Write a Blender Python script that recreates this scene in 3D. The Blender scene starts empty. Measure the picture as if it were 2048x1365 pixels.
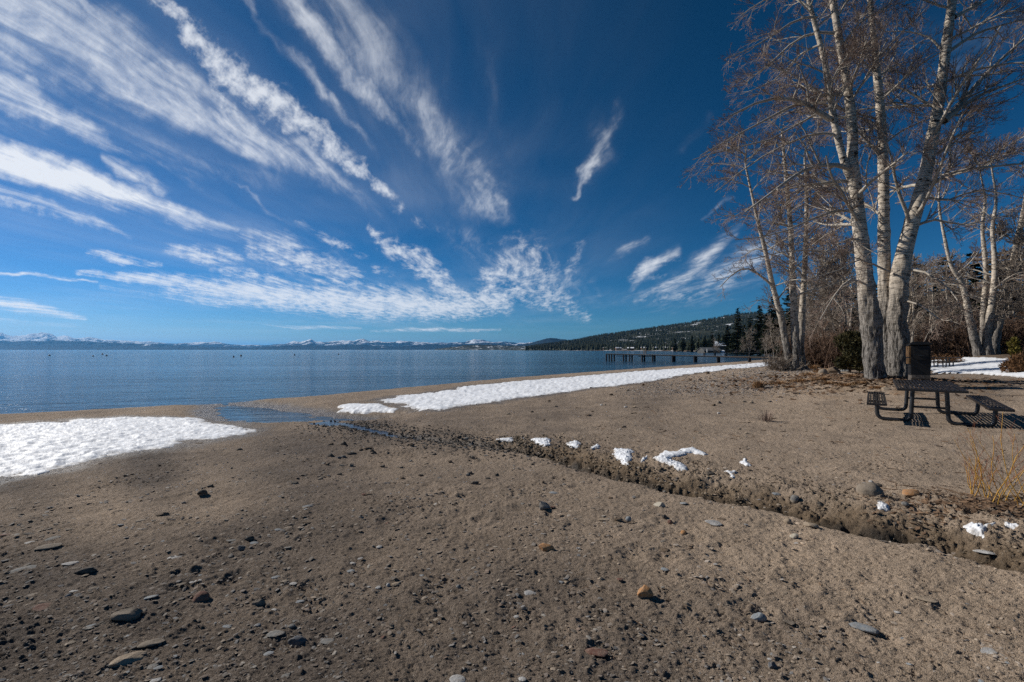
import bpy, math, random
import numpy as np
from mathutils import Vector, Matrix

R_ = math.radians
SC = bpy.context.scene
COL = SC.collection

# ------------------------------------------------------------------ camera
F = 910.0                      # focal length in pixels of a 2048 px wide frame
CAMZ = 1.6
HZ = 700.0                     # picture row of the horizon
cam_d = bpy.data.cameras.new('camera')
cam_d.sensor_width = 36.0
cam_d.lens = 36.0 * F / 2048.0
cam_d.shift_y = (HZ - 682.5) / 2048.0
cam_d.clip_start = 0.05
cam_d.clip_end = 90000
cam = bpy.data.objects.new('camera', cam_d)
cam.location = (0, 0, CAMZ)
cam.rotation_euler = (R_(90), 0, 0)
COL.objects.link(cam)
SC.camera = cam

# ------------------------------------------------------------------ sun, sky, exposure
SUN_AZ = R_(-66.0)             # left of the viewing direction (+Y)
SUN_EL = R_(32.0)
sun_dir = Vector((math.sin(SUN_AZ) * math.cos(SUN_EL), math.cos(SUN_AZ) * math.cos(SUN_EL), math.sin(SUN_EL)))
sd_ = bpy.data.lights.new('sun', 'SUN')
sd_.energy = 5.0
sd_.angle = R_(0.53)
sd_.color = (1.0, 0.95, 0.87)
sun = bpy.data.objects.new('sun', sd_)
sun.rotation_euler = sun_dir.to_track_quat('Z', 'Y').to_euler()
sun.location = (0, 0, 50)
COL.objects.link(sun)
SC.view_settings.view_transform = 'Standard'
SC.view_settings.look = 'None'
SC.view_settings.exposure = 0.0
SC.view_settings.gamma = 1.0
SC.view_settings.use_curve_mapping = False
SC.cycles.volume_bounces = 0
SC.cycles.max_bounces = 6
SC.cycles.sample_clamp_direct = 5.0
SC.cycles.sample_clamp_indirect = 3.0
SC.cycles.use_denoising = False


class NT:
    """tiny helper to write node trees"""
    def __init__(self, tree):
        self.t = tree

    def n(self, typ, **kw):
        nd = self.t.nodes.new(typ)
        for k, v in kw.items():
            if k == 'inp':
                for kk, vv in v.items():
                    self.set(nd, kk, vv)
            else:
                setattr(nd, k, v)
        return nd

    def set(self, nd, key, v):
        s = nd.inputs[key]
        if isinstance(v, bpy.types.NodeSocket):
            self.t.links.new(v, s)
        elif isinstance(v, bpy.types.Node):
            self.t.links.new(v.outputs[0], s)
        else:
            s.default_value = v

    def math(self, op, a, b=None, c=None, clamp=False):
        nd = self.n('ShaderNodeMath', operation=op, use_clamp=clamp)
        self.set(nd, 0, a)
        if b is not None: self.set(nd, 1, b)
        if c is not None: self.set(nd, 2, c)
        return nd.outputs[0]

    def mix(self, f, a, b, blend='MIX'):
        nd = self.n('ShaderNodeMix', data_type='RGBA', blend_type=blend)
        self.set(nd, 0, f); self.set(nd, 6, a); self.set(nd, 7, b)
        return nd.outputs[2]

    def rng(self, v, a, b, c=0.0, d=1.0, smooth=False):
        nd = self.n('ShaderNodeMapRange', interpolation_type='SMOOTHSTEP' if smooth else 'LINEAR')
        for i, x in enumerate((v, a, b, c, d)):
            self.set(nd, i, x)
        return nd.outputs[0]

    def noise(self, vec, scale, detail=4, rough=0.5, dist=0.0, w=None):
        nd = self.n('ShaderNodeTexNoise')
        if w is not None:
            nd.noise_dimensions = '4D'
            self.set(nd, 'W', w)
        self.set(nd, 'Vector', vec); self.set(nd, 'Scale', scale); self.set(nd, 'Detail', detail)
        self.set(nd, 'Roughness', rough); self.set(nd, 'Distortion', dist)
        return nd.outputs[0]

    def scale(self, vec, s, loc=(0, 0, 0), rot=(0, 0, 0)):
        nd = self.n('ShaderNodeMapping')
        self.set(nd, 'Vector', vec); nd.inputs['Scale'].default_value = s
        nd.inputs['Location'].default_value = loc; nd.inputs['Rotation'].default_value = rot
        return nd.outputs[0]


# ------------------------------------------------------------------ numpy noise
def _hash(ix, iy, iz, seed):
    h = (ix.astype(np.int64) * 374761393 + iy.astype(np.int64) * 668265263 + iz.astype(np.int64) * 2147483647 + seed * 1274126177) & 0xFFFFFFFF
    h = ((h ^ (h >> 13)) * 1274126177) & 0xFFFFFFFF
    h = ((h ^ (h >> 16)) * 2246822519) & 0xFFFFFFFF
    return (h ^ (h >> 15)) & 0xFFFFFFFF


def vn2(x, y, seed=0):
    """gradient noise, about -1..1"""
    x = np.asarray(x, float); y = np.asarray(y, float)
    ix = np.floor(x); iy = np.floor(y)
    fx = x - ix; fy = y - iy
    ux = fx * fx * fx * (fx * (fx * 6 - 15) + 10); uy = fy * fy * fy * (fy * (fy * 6 - 15) + 10)
    z0 = np.zeros_like(ix)

    def g(dx, dy):
        a = _hash(ix + dx, iy + dy, z0, seed) * (2 * math.pi / 4294967296.0)
        return np.cos(a) * (fx - dx) + np.sin(a) * (fy - dy)
    a, b, c, d = g(0, 0), g(1, 0), g(0, 1), g(1, 1)
    return ((a + ux * (b - a)) + uy * ((c + ux * (d - c)) - (a + ux * (b - a)))) * 1.5


def fbm(x, y, f, octs=4, seed=0, gain=.5):
    s = 0; a = 1; t = 0
    for o in range(octs):
        s = s + a * vn2(x * f + 17.3 * o, y * f - 9.1 * o, seed + o)
        t += a; a *= gain; f *= 2.03
    return s / t


def vn3(x, y, z, seed=0):
    ix = np.floor(x); iy = np.floor(y); iz = np.floor(z)
    fx, fy, fz = x - ix, y - iy, z - iz
    ux, uy, uz = [q * q * (3 - 2 * q) for q in (fx, fy, fz)]
    r = 0
    for dx in (0, 1):
        for dy in (0, 1):
            for dz in (0, 1):
                v = _hash(ix + dx, iy + dy, iz + dz, seed) / 2147483648.0 - 1
                r = r + v * (ux if dx else 1 - ux) * (uy if dy else 1 - uy) * (uz if dz else 1 - uz)
    return r


def worley(x, y, seed=0):
    """distance to nearest feature point and its random value"""
    ix = np.floor(x); iy = np.floor(y)
    best = np.full(x.shape, 9.0); val = np.zeros(x.shape)
    z0 = np.zeros_like(ix)
    for dx in (-1, 0, 1):
        for dy in (-1, 0, 1):
            h1 = _hash(ix + dx, iy + dy, z0, seed) / 4294967296.0
            h2 = _hash(ix + dx, iy + dy, z0 + 1, seed) / 4294967296.0
            d = np.hypot(ix + dx + h1 - x, iy + dy + h2 - y)
            m = d < best
            best = np.where(m, d, best); val = np.where(m, h1, val)
    return best, val


def sstep(a, b, x):
    t = np.clip((x - a) / (b - a), 0, 1)
    return t * t * (3 - 2 * t)


AZM, ELM = R_(62), R_(56)
VEIL = [
        [(700, 60, 90, .22), (850, 230, 80, .3), (960, 380, 60, .35)],
        [(900, 470, 40, .2), (1000, 520, 50, .3), (1120, 560, 50, .3), (1180, 590, 30, .2)],
        [(250, 560, 30, .3), (600, 600, 40, .35), (900, 600, 40, .35)],
        [(450, 470, 40, .3), (650, 540, 45, .35)],
        [(1200, 600, 20, .2), (1350, 590, 40, .3), (1500, 540, 50, .35)],
        [(0, 230, 50, .25), (300, 300, 50, .3), (560, 360, 30, .2)],
        [(1180, 230, 24, .12), (1210, 300, 30, .25), (1160, 370, 16, .2)],
        [(-160, -60, 110, .9), (60, 40, 95, .95), (300, 170, 62, .9), (480, 265, 42, .8), (640, 350, 22, .5), (720, 420, 10, .2)],
        [(-60, 10, 60, .7), (230, 150, 45, .7), (420, 250, 30, .6)],
        [(150, -30, 14, .5), (230, 80, 16, .65), (400, 190, 18, .6), (620, 310, 16, .45), (760, 430, 8, .2)],
        [(-150, 90, 55, .8), (40, 190, 36, .9), (150, 260, 24, .8), (260, 310, 14, .45), (400, 370, 8, .2)],
        [(-120, 280, 40, .8), (60, 330, 30, .95), (200, 380, 32, .95), (330, 420, 22, .8), (470, 460, 8, .4)],
        [(210, 315, 12, .7), (265, 345, 22, .8), (330, 385, 16, .6)],
        [(-40, 365, 22, .6), (80, 410, 16, .55), (190, 440, 10, .5), (260, 470, 5, .3)],
        [(470, -20, 10, .5), (560, 90, 14, .5), (660, 200, 14, .5), (760, 320, 8, .2)],
        [(570, -20, 26, .55), (650, 80, 28, .6), (740, 190, 22, .5), (840, 300, 14, .35), (900, 380, 8, .2)],
        [(640, -30, 50, .35), (760, 130, 60, .35), (880, 270, 52, .4), (960, 380, 44, .45), (1010, 445, 20, .4)],
        [(860, 230, 10, .2), (940, 300, 12, .35), (1000, 400, 12, .45)],
        [(940, 20, 30, .1), (980, 180, 30, .12), (1020, 330, 20, .12)],
        [(1250, 215, 12, .2), (1215, 270, 17, .45), (1175, 345, 12, .5), (1150, 395, 5, .4)],
        [(1480, 455, 10, .4), (1400, 525, 22, .55), (1330, 580, 22, .5), (1270, 600, 8, .3)],
        [(1540, 500, 30, .55), (1420, 560, 16, .5)],
        [(1345, 500, 12, .5), (1290, 540, 14, .6), (1265, 585, 10, .4)],
        [(1300, 470, 6, .3), (1250, 505, 12, .4), (1205, 535, 8, .2)],
        [(1420, 240, 12, .12), (1370, 300, 14, .12)], [(1455, 390, 6, .25), (1400, 440, 4, .15)],
        [(1180, 560, 12, .3), (1200, 590, 10, .2)],
        [(1165, 480, 8, .35), (1135, 545, 12, .4), (1110, 600, 8, .3)],
        [(-30, 605, 14, .75), (60, 618, 12, .7), (170, 640, 7, .5)], [(-30, 640, 6, .5), (150, 652, 5, .3)],
        [(-20, 545, 4, .6), (90, 553, 4, .8), (190, 568, 3, .5)],
        [(520, 650, 4, .2), (600, 656, 5, .6), (720, 655, 4, .4)], [(740, 663, 3, .4), (860, 660, 5, .7), (1000, 661, 3, .5)],
        [(450, 350, 5, .2), (540, 430, 6, .3), (640, 470, 5, .2)],
        [(1620, 90, 60, .14), (1950, 60, 50, .16)], [(1900, 150, 30, .2), (2100, 30, 30, .2)],
]
PUFF = [
        [(1000, 500, 16, .35), (1060, 505, 20, .4), (1110, 520, 12, .3)],
        [(975, 545, 14, .6), (985, 590, 16, .7), (1010, 615, 14, .7)],
        [(1160, 480, 9, .35), (1140, 520, 12, .4), (1135, 560, 10, .4)],
        [(1050, 600, 14, .5), (1120, 610, 12, .5), (1168, 632, 10, .6)],
        [(430, 540, 8, .5), (500, 552, 12, .65), (600, 575, 12, .6)],
        [(500, 500, 16, .55), (600, 520, 22, .6), (690, 545, 14, .6)],
        [(860, 560, 12, .6), (900, 585, 14, .7), (950, 605, 12, .7)],
        [(1260, 560, 6, .35), (1300, 530, 12, .5), (1345, 510, 8, .4)],
        [(1270, 605, 5, .3), (1380, 590, 12, .45), (1460, 560, 12, .45), (1540, 530, 10, .35)],
        [(0, 400, 14, .4), (100, 425, 10, .4), (220, 455, 8, .4)],
        [(330, 440, 6, .3), (400, 450, 8, .45), (450, 470, 6, .3)],
        [(200, 575, 5, .4), (320, 590, 7, .5), (460, 612, 6, .5)],
        [(300, -20, 12, .7), (370, 60, 18, .85), (440, 130, 20, .9), (540, 200, 20, .95), (640, 280, 16, .85), (720, 345, 12, .7), (790, 410, 9, .45), (870, 470, 6, .25)],
        [(400, 120, 6, .5), (450, 210, 12, .6), (520, 265, 10, .5), (600, 300, 6, .2)],
        [(330, 492, 9, .6), (400, 505, 15, .8), (470, 520, 11, .6)],
        [(170, 500, 5, .6), (250, 515, 9, .8), (320, 527, 5, .5)],
        [(490, 470, 14, .45), (560, 495, 22, .7), (640, 530, 18, .7), (720, 552, 8, .5)],
        [(150, 545, 5, .6), (280, 555, 9, .8), (400, 575, 15, .9), (540, 592, 18, 1), (680, 605, 20, 1), (820, 612, 22, .95), (930, 612, 18, .95), (1010, 600, 16, .8)],
        [(280, 565, 5, .5), (420, 600, 7, .7), (600, 615, 7, .7), (760, 632, 6, .6)],
        [(640, 560, 10, .5), (760, 585, 12, .6), (860, 600, 12, .7)],
        [(735, 450, 7, .5), (790, 495, 15, .75), (860, 545, 16, .8), (920, 590, 13, .8)],
        [(600, 440, 7, .3), (680, 490, 10, .5), (730, 510, 6, .3)],
        [(750, 540, 9, .5), (780, 550, 9, .4)],
        [(985, 560, 24, .6), (1040, 530, 36, .6), (1090, 560, 26, .5)],
        [(1000, 600, 14, .6), (1070, 575, 20, .6), (1130, 600, 13, .55), (1165, 630, 8, .5)],
        [(1290, 560, 6, .3), (1340, 545, 8, .3)],
]


def cloud_density(U, V, DX, DY, DZ):
    """U, V: where a direction falls (in the units of the stroke lists); DX.. the direction"""
    zz = np.maximum(DZ + .03, .008)
    px, py = DX / zz, DY / zz                      # the layer as a plane: parallel streaks fan out
    w1 = fbm(U, V, 1 / 110., 5, 400, .55); w2 = fbm(U, V, 1 / 110., 5, 420, .55)
    sc = np.clip((HZ - V) / 350., .12, 1)
    Uw, Vw = U + 34 * w1 * sc, V + 34 * w2 * sc

    def field(lst):
        D = np.ones(U.shape)
        for pts in lst:
            for a, b in zip(pts[:-1], pts[1:]):
                r = max(a[2], b[2]) * 1.9
                m = (Uw > min(a[0], b[0]) - r) & (Uw < max(a[0], b[0]) + r) & (Vw > min(a[1], b[1]) - r) & (Vw < max(a[1], b[1]) + r)
                if not m.any(): continue
                x, y = Uw[m], Vw[m]
                bx, by = b[0] - a[0], b[1] - a[1]
                t = np.clip(((x - a[0]) * bx + (y - a[1]) * by) / (bx * bx + by * by), 0, 1)
                d = np.hypot(x - a[0] - t * bx, y - a[1] - t * by) / (a[2] + t * (b[2] - a[2]))
                I = a[3] + t * (b[3] - a[3])
                D[m] = np.minimum(D[m], 1 - I * (1 - sstep(0, 1.8, d)))
        return 1 - D
    wq = 1.2 * fbm(px, py, .35, 3, 440)
    w5 = fbm(px * 1.5, py * .8, 1, 4, 445, .6)
    X1 = px + .30 * wq + .16 * w5; Y1 = py + 1.2 * wq
    f1 = fbm(X1 * 4.0, Y1 * .75, 1, 4, 450, .6)
    rg = 1 - np.abs(fbm(X1 * 8.5, Y1 * 1.3, 1, 5, 470, .68)) * 2.6                    # thin bright filaments
    rh = 1 - np.abs(fbm((px + .22 * py + .3 * wq) * 11, py * 2.3, 1, 5, 490, .7)) * 2.6     # a crossing set of hairs
    gr = fbm(U + 30 * w1, V + 30 * w2, 1 / 42., 6, 495, .68)
    fib = np.clip(.44 + 1.0 * f1 + .26 * (rg - .45) + .20 * (rh - .45) + .30 * gr, 0, 1.3)
    f2 = rg - .5
    ve = field(VEIL)
    er = ve * 1.25 + (fib - .55) * 1.15
    a1 = sstep(.0, 1.35, er) * (.35 + .75 * fib) * sstep(0, .45, ve) * (.25 + .95 * ve)
    soft = sstep(-.1, 1.0, ve) * ve * np.clip(.55 + .8 * f1 + .12 * rg, 0, 1)
    a1 = np.clip(.72 * a1 + .55 * soft, 0, 1)
    g1 = fbm(U + 14 * w1, V + 14 * w2, 1 / 30., 6, 500, .62)
    g2 = fbm((px + .2 * wq) * 8, (py + wq) * 2.8, 1, 6, 520, .68)
    lump = np.where(V > 430, .5 * g1, .85 * g1) + np.where(V > 430, .85, .45) * g2
    pu = field([[(a, b, c * 1.5, i) for a, b, c, i in q] for q in PUFF])
    a2 = .92 * sstep(.0, 1.25, pu * 1.1 + lump * 1.1 + f2 * .2 - .2) * sstep(0, .55, pu)
    thin = np.clip(.5 + .9 * fbm(px, py, .5, 4, 540) + .35 * f1, 0, 1) ** 2.0 * .13 * sstep(1500, 700, U) * sstep(0, 60, HZ - V)
    d = 1 - (1 - np.clip(a1, 0, 1)) * (1 - a2 * .95) * (1 - thin)
    return np.clip(d, 0, 1)


def cirrus_map():
    W_, H_ = 2800, 1250
    A, E = np.meshgrid(np.linspace(-AZM, AZM, W_), np.linspace(0, ELM, H_))
    DX, DY, DZ = np.sin(A) * np.cos(E), np.cos(A) * np.cos(E), np.sin(E)
    D = cloud_density(1024 + F * DX / DY, HZ - F * DZ / DY, DX, DY, DZ)
    D *= sstep(0, .004, E)
    D *= sstep(AZM, AZM - .06, np.abs(A)) * sstep(ELM, ELM - .06, E)
    return D.astype(np.float32), W_, H_


def build_world():
    w = bpy.data.worlds.new('World')
    SC.world = w
    w.use_nodes = True
    t = w.node_tree
    t.nodes.clear()
    N = NT(t)
    sky = N.n('ShaderNodeTexSky', sky_type='NISHITA')
    sky.sun_disc = False
    sky.sun_elevation = SUN_EL
    sky.sun_rotation = SUN_AZ
    sky.altitude = 1900
    sky.air_density = 1.0
    sky.dust_density = 0.35
    sky.ozone_density = 3.0
    tc = N.n('ShaderNodeTexCoord')
    d = tc.outputs['Generated']
    sep = N.n('ShaderNodeSeparateXYZ'); N.set(sep, 0, d)
    X, Y, Z = sep.outputs
    az = N.math('ARCTAN2', X, Y)
    hyp = N.math('SQRT', N.math('ADD', N.math('MULTIPLY', X, X), N.math('MULTIPLY', Y, Y)))
    el = N.math('ARCTAN2', Z, hyp)
    comb = N.n('ShaderNodeCombineXYZ')
    N.set(comb, 0, N.rng(az, -AZM, AZM)); N.set(comb, 1, N.rng(el, 0.0, ELM))
    nmr = [q for q in t.nodes if q.bl_idname == 'ShaderNodeMapRange']
    for q in nmr: q.clamp = False
    # cirrus cover, worked out below as a map of azimuth and height above the horizon
    D, W_, H_ = cirrus_map()
    img = bpy.data.images.new('cirrus_cover', W_, H_, float_buffer=True, is_data=True)
    buf = np.ones((H_, W_, 4), np.float32); buf[..., :3] = D[..., None]
    img.pixels.foreach_set(buf.ravel())
    ti = N.n('ShaderNodeTexImage', image=img, extension='CLIP', interpolation='Linear'); N.set(ti, 'Vector', comb.outputs[0])
    dens = N.math('MULTIPLY', ti.outputs['Color'], .95)
    # deep, polarised mountain blue
    ss = N.n('ShaderNodeSeparateColor'); N.set(ss, 0, sky.outputs[0])
    cc = N.n('ShaderNodeCombineColor')
    for i, (am, pw) in enumerate(((1.10, 2.0), (.97, 1.34), (1.40, 1.46))):
        N.set(cc, i, N.math('MULTIPLY', N.math('POWER', N.math('MULTIPLY', ss.outputs[i], SKY_STR), pw), am / SKY_STR))
    cl = N.n('ShaderNodeRGB'); cl.outputs[0].default_value = (CLOUD * .97, CLOUD * 1.0, CLOUD * 1.05, 1)
    colr = N.mix(dens, cc.outputs[0], cl.outputs[0])
    bg = N.n('ShaderNodeBackground'); N.set(bg, 'Color', colr); N.set(bg, 'Strength', SKY_STR)
    out = N.n('ShaderNodeOutputWorld')
    t.links.new(bg.outputs[0], out.inputs[0])
    w.cycles.sampling_method = 'MANUAL'
    w.cycles.sample_map_resolution = 512


SKY_STR = 0.065
SKY_SAT = 1.25
CLOUD = 13.6
build_world()


# ------------------------------------------------------------------ terrain height
SHORE = np.array([(-160, -50), (-60, -4), (-30, 9.6), (-18.1, 16.1), (-15.1, 17.7), (-12.7, 19.4), (-10.3, 22), (-8.6, 24), (-5.5, 29), (-.95, 36),
                  (6.2, 44.5), (17.6, 58), (37.7, 80.5), (65, 113), (118, 205), (182, 349), (247, 598), (290, 850), (262, 1080), (200, 1300), (80, 1750), (110, 2100), (1500, 3200), (9000, 6000)], float)
LAKE = -0.7


def seg_dist(X, Y, pts, extra=None):
    best = np.full(X.shape, 1e18); side = np.ones(X.shape); par = np.zeros(X.shape)
    acc = 0.0
    for i in range(len(pts) - 1):
        ax, ay = pts[i][:2]; bx, by = pts[i + 1][:2]
        dx, dy = bx - ax, by - ay; L2 = dx * dx + dy * dy
        t = np.clip(((X - ax) * dx + (Y - ay) * dy) / L2, 0, 1)
        d = (X - ax - t * dx) ** 2 + (Y - ay - t * dy) ** 2
        cr = dy * (X - ax) - dx * (Y - ay)          # >0 on the right hand
        m = d < best
        best = np.where(m, d, best); side = np.where(m, np.sign(cr) + (cr == 0), side)
        par = np.where(m, i + t, par)
    return np.sqrt(best), side, par


def g_smooth(X, Y):
    X = np.asarray(X, float); Y = np.asarray(Y, float)
    d, sgn, _ = seg_dist(X, Y, SHORE)
    s = d * sgn + .35 * vn2(X * .35, Y * .35, 5) * sstep(80, 10, Y) + .12 * vn2(X * 1.3, Y * 1.3, 6) * sstep(50, 10, Y)
    z = np.interp(s, [-2000, -200, -10, -2, 0, .4, 1.2, 3, 6, 9, 12, 18, 22, 25, 28, 32, 40, 60, 120, 400, 1200, 4000],
                  [-40, -12, -2.2, -.95, -.7, -.63, -.57, -.57, -.52, -.38, -.24, -.05, 0, .10, .42, .95, 1.45, 2.0, 3.2, 9, 40, 150])
    z = z + .50 * np.exp(-(((X - 14.5) / 3.4) ** 2 + ((Y - 18.6) / 4.2) ** 2))
    z = z + .42 * np.exp(-(((X - 18.5) / 5.5) ** 2 + ((Y - 31) / 8.0) ** 2))
    z = z + .45 * np.exp(-(((X - 41) / 4.5) ** 2 + ((Y - 40) / 4.5) ** 2))
    z = z + .035 * vn2(X * .55, Y * .55, 11) * sstep(0, 4, s) + .018 * vn2(X * 1.7, Y * 1.7, 12) * sstep(0, 4, s)
    return z


def ray_ground(px, py, fn=None):
    """where the line of sight through a spot meets the smooth ground"""
    fn = fn or g_smooth
    ux, uz = (px - 1024) / F, (HZ - py) / F
    Ys = np.geomspace(1.2, 2500, 900)
    z = CAMZ + uz * Ys
    g = fn(ux * Ys, Ys)
    i = np.argmax(z < g)
    if not (z < g).any():
        i = len(Ys) - 1
    a, b = Ys[max(i - 1, 0)], Ys[i]
    for _ in range(18):
        m = .5 * (a + b)
        if CAMZ + uz * m < fn(np.array([ux * m]), np.array([m]))[0]:
            b = m
        else:
            a = m
    return ux * b, b


STREAM_PX = [(560, 838), (640, 846), (700, 850), (745, 860), (800, 872), (870, 880), (940, 886), (1000, 894), (1060, 904), (1120, 917), (1190, 938), (1260, 957), (1330, 974),
             (1400, 988), (1480, 1002), (1560, 1018), (1640, 1036), (1720, 1054), (1800, 1070), (1880, 1086), (1960, 1106), (2050, 1130), (2300, 1190), (2700, 1290)]
STREAM = np.array([ray_ground(*p) for p in STREAM_PX])
STREAM[:, 0] += .02 * np.sin(np.arange(len(STREAM)) * 2.1)
POOL_PX = [(436, 816), (440, 809), (446, 800), (458, 800), (464, 811), (500, 813), (545, 818), (600, 825), (660, 834), (735, 843), (760, 850), (720, 856), (650, 850), (600, 856), (540, 852), (490, 846), (448, 838), (432, 824)]


def flat_px(px, py, z):
    Y = (CAMZ - z) * F / (py - HZ)
    return ((px - 1024) / F * Y, Y)


POOL = np.array([flat_px(x, y, LAKE) for x, y in POOL_PX])


def poly_sd(X, Y, P):
    """signed distance to a polygon, positive inside"""
    Q = np.vstack([P, P[:1]])
    d, _, _ = seg_dist(X, Y, Q)
    ins = np.zeros(X.shape, bool)
    for i in range(len(P)):
        x1, y1 = Q[i]; x2, y2 = Q[i + 1]
        if y1 == y2: continue
        c = ((y1 > Y) != (y2 > Y)) & (X < (x2 - x1) * (Y - y1) / (y2 - y1) + x1)
        ins ^= c
    return np.where(ins, d, -d)


rs0 = np.random.RandomState(8)
PRINTS = []
for _ in range(46):            # dog tracks wandering over the sand
    px_, py_ = rs0.uniform(860, 1950), rs0.uniform(1060, 1350)
    c = ray_ground(px_, py_)
    a0 = rs0.uniform(0, 6.28)
    for k in range(4):
        aa = a0 + (k - 1.5) * .5
        PRINTS.append((c[0] + .033 * math.cos(aa), c[1] + .033 * math.sin(aa), .012, .013))
    PRINTS.append((c[0], c[1], .02, .012))
for _ in range(150):            # shallow scuffs and foot marks
    px_, py_ = rs0.uniform(300, 2000), rs0.uniform(900, 1300)
    c = ray_ground(px_, py_)
    PRINTS.append((c[0], c[1], rs0.uniform(.05, .12), rs0.uniform(.008, .02)))


def carve(X, Y, z, detail=True):
    near = (Y < 24) & (Y > 1.0) & (X < 9) & (X > -14)
    z = z.copy()
    if near.any():
        x, y, zz = X[near], Y[near], z[near]
        sd = poly_sd(x, y, POOL) + .16 * vn2(x * .9, y * .9, 31) + .14 * vn2(x * 2.6, y * 2.6, 32) + .1 * vn2(x * 7, y * 7, 33)
        m = sstep(-1.6, .05, sd)
        zz = zz * (1 - m) + m * np.minimum(zz, -.685)
        zz = zz - (.035 + .03 * vn2(x * 1.1, y * 1.1, 34) + .012 * vn2(x * 5, y * 5, 35)) * sstep(-.1, .25, sd)
        d, sg, par = seg_dist(x, y, STREAM)
        sgd = -d * sg                                # positive on the far (upslope) bank: left of the travel direction
        D = np.interp(par, [0, 2, 4, 7, 9, 12, 30], [0, .04, .07, .11, .16, .2, .22])
        wob = 1 + .35 * vn2(x * 2.2, y * 2.2, 41)
        wn, wf = .17 * wob, np.interp(par, [0, 6, 10, 30], [.25, .35, .62, .75]) * wob
        if detail:
            wob2 = .07 * vn2(x * 4, y * 4, 42) + .05 * vn2(x * 11, y * 11, 43) + .025 * vn2(x * 27, y * 27, 44)
        else:
            wob2 = 0
        qf = (sgd + wob2) / np.maximum(wf, .05)
        far = .62 * sstep(.14, .42, qf) + .38 * sstep(.34, 1.05, qf)
        nr = sstep(.10, 1, (-sgd + wob2 * .3) / (wn * 1.5))
        prof = np.where(sgd > 0, far, nr)
        zz = zz - D * (1 - prof)
        zz = zz + D * .28 * np.exp(-((sgd - wf * 1.25) / .35) ** 2) * (sgd > 0)
        zz = zz + .03 * np.exp(-((sgd + .45) / .25) ** 2) * sstep(0, .1, D)
        z[near] = zz
    return z


def g_base(X, Y):
    X = np.asarray(X, float); Y = np.asarray(Y, float)
    return carve(X, Y, g_smooth(X, Y), False)


TAN_PTS = np.array([(0, 1000, .45), (200, 990, .62), (400, 980, .55), (0, 945, .12), (300, 920, .05), (600, 880, .12), (750, 850, .1), (900, 845, .25), (100, 1150, .15),
                    (0, 1300, .08), (300, 1250, .08), (500, 1100, .2), (600, 1300, .12), (700, 1000, .28), (800, 920, .45), (900, 1000, .4), (900, 1200, .25), (950, 1340, .2),
                    (1150, 1000, .55), (1200, 1200, .35), (1250, 1340, .25), (1450, 1080, .85), (1400, 1250, .45), (1600, 1100, 1), (1600, 1320, .5), (1750, 1200, .9),
                    (1900, 1300, .8), (2000, 1200, 1), (2200, 1300, .9), (1350, 930, .8), (1600, 930, .7), (1800, 930, .75), (1200, 850, .5), (1400, 820, .55), (1600, 860, .72),
                    (1600, 790, .8), (1750, 780, .8), (1400, 780, .45), (1500, 757, .5), (1300, 790, .3), (1100, 830, .3), (300, 830, .7), (600, 800, .6), (800, 790, .55),
                    (1000, 770, .5), (1200, 750, .6), (1400, 740, .7), (100, 840, .6), (1900, 900, .7), (2000, 850, .7), (1960, 785, .35), (1900, 757, .3), (-300, 1100, .2),
                    (-300, 900, .2), (500, 1500, .1), (1500, 1500, .6), (1000, 900, .5), (660, 960, .22), (1050, 930, .5)], float)


def tan_amount(X, Y):
    px = 1024 + F * X / np.maximum(Y, .8); py = HZ + F * 1.65 / np.maximum(Y, .8)
    num = 0; den = 1e-9
    for a, b, t in TAN_PTS:
        d2 = ((px - a) / 1.6) ** 2 + (py - b) ** 2 + 400
        w = 1 / d2 ** 1.6
        num = num + w * t; den = den + w
    return num / den


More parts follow.
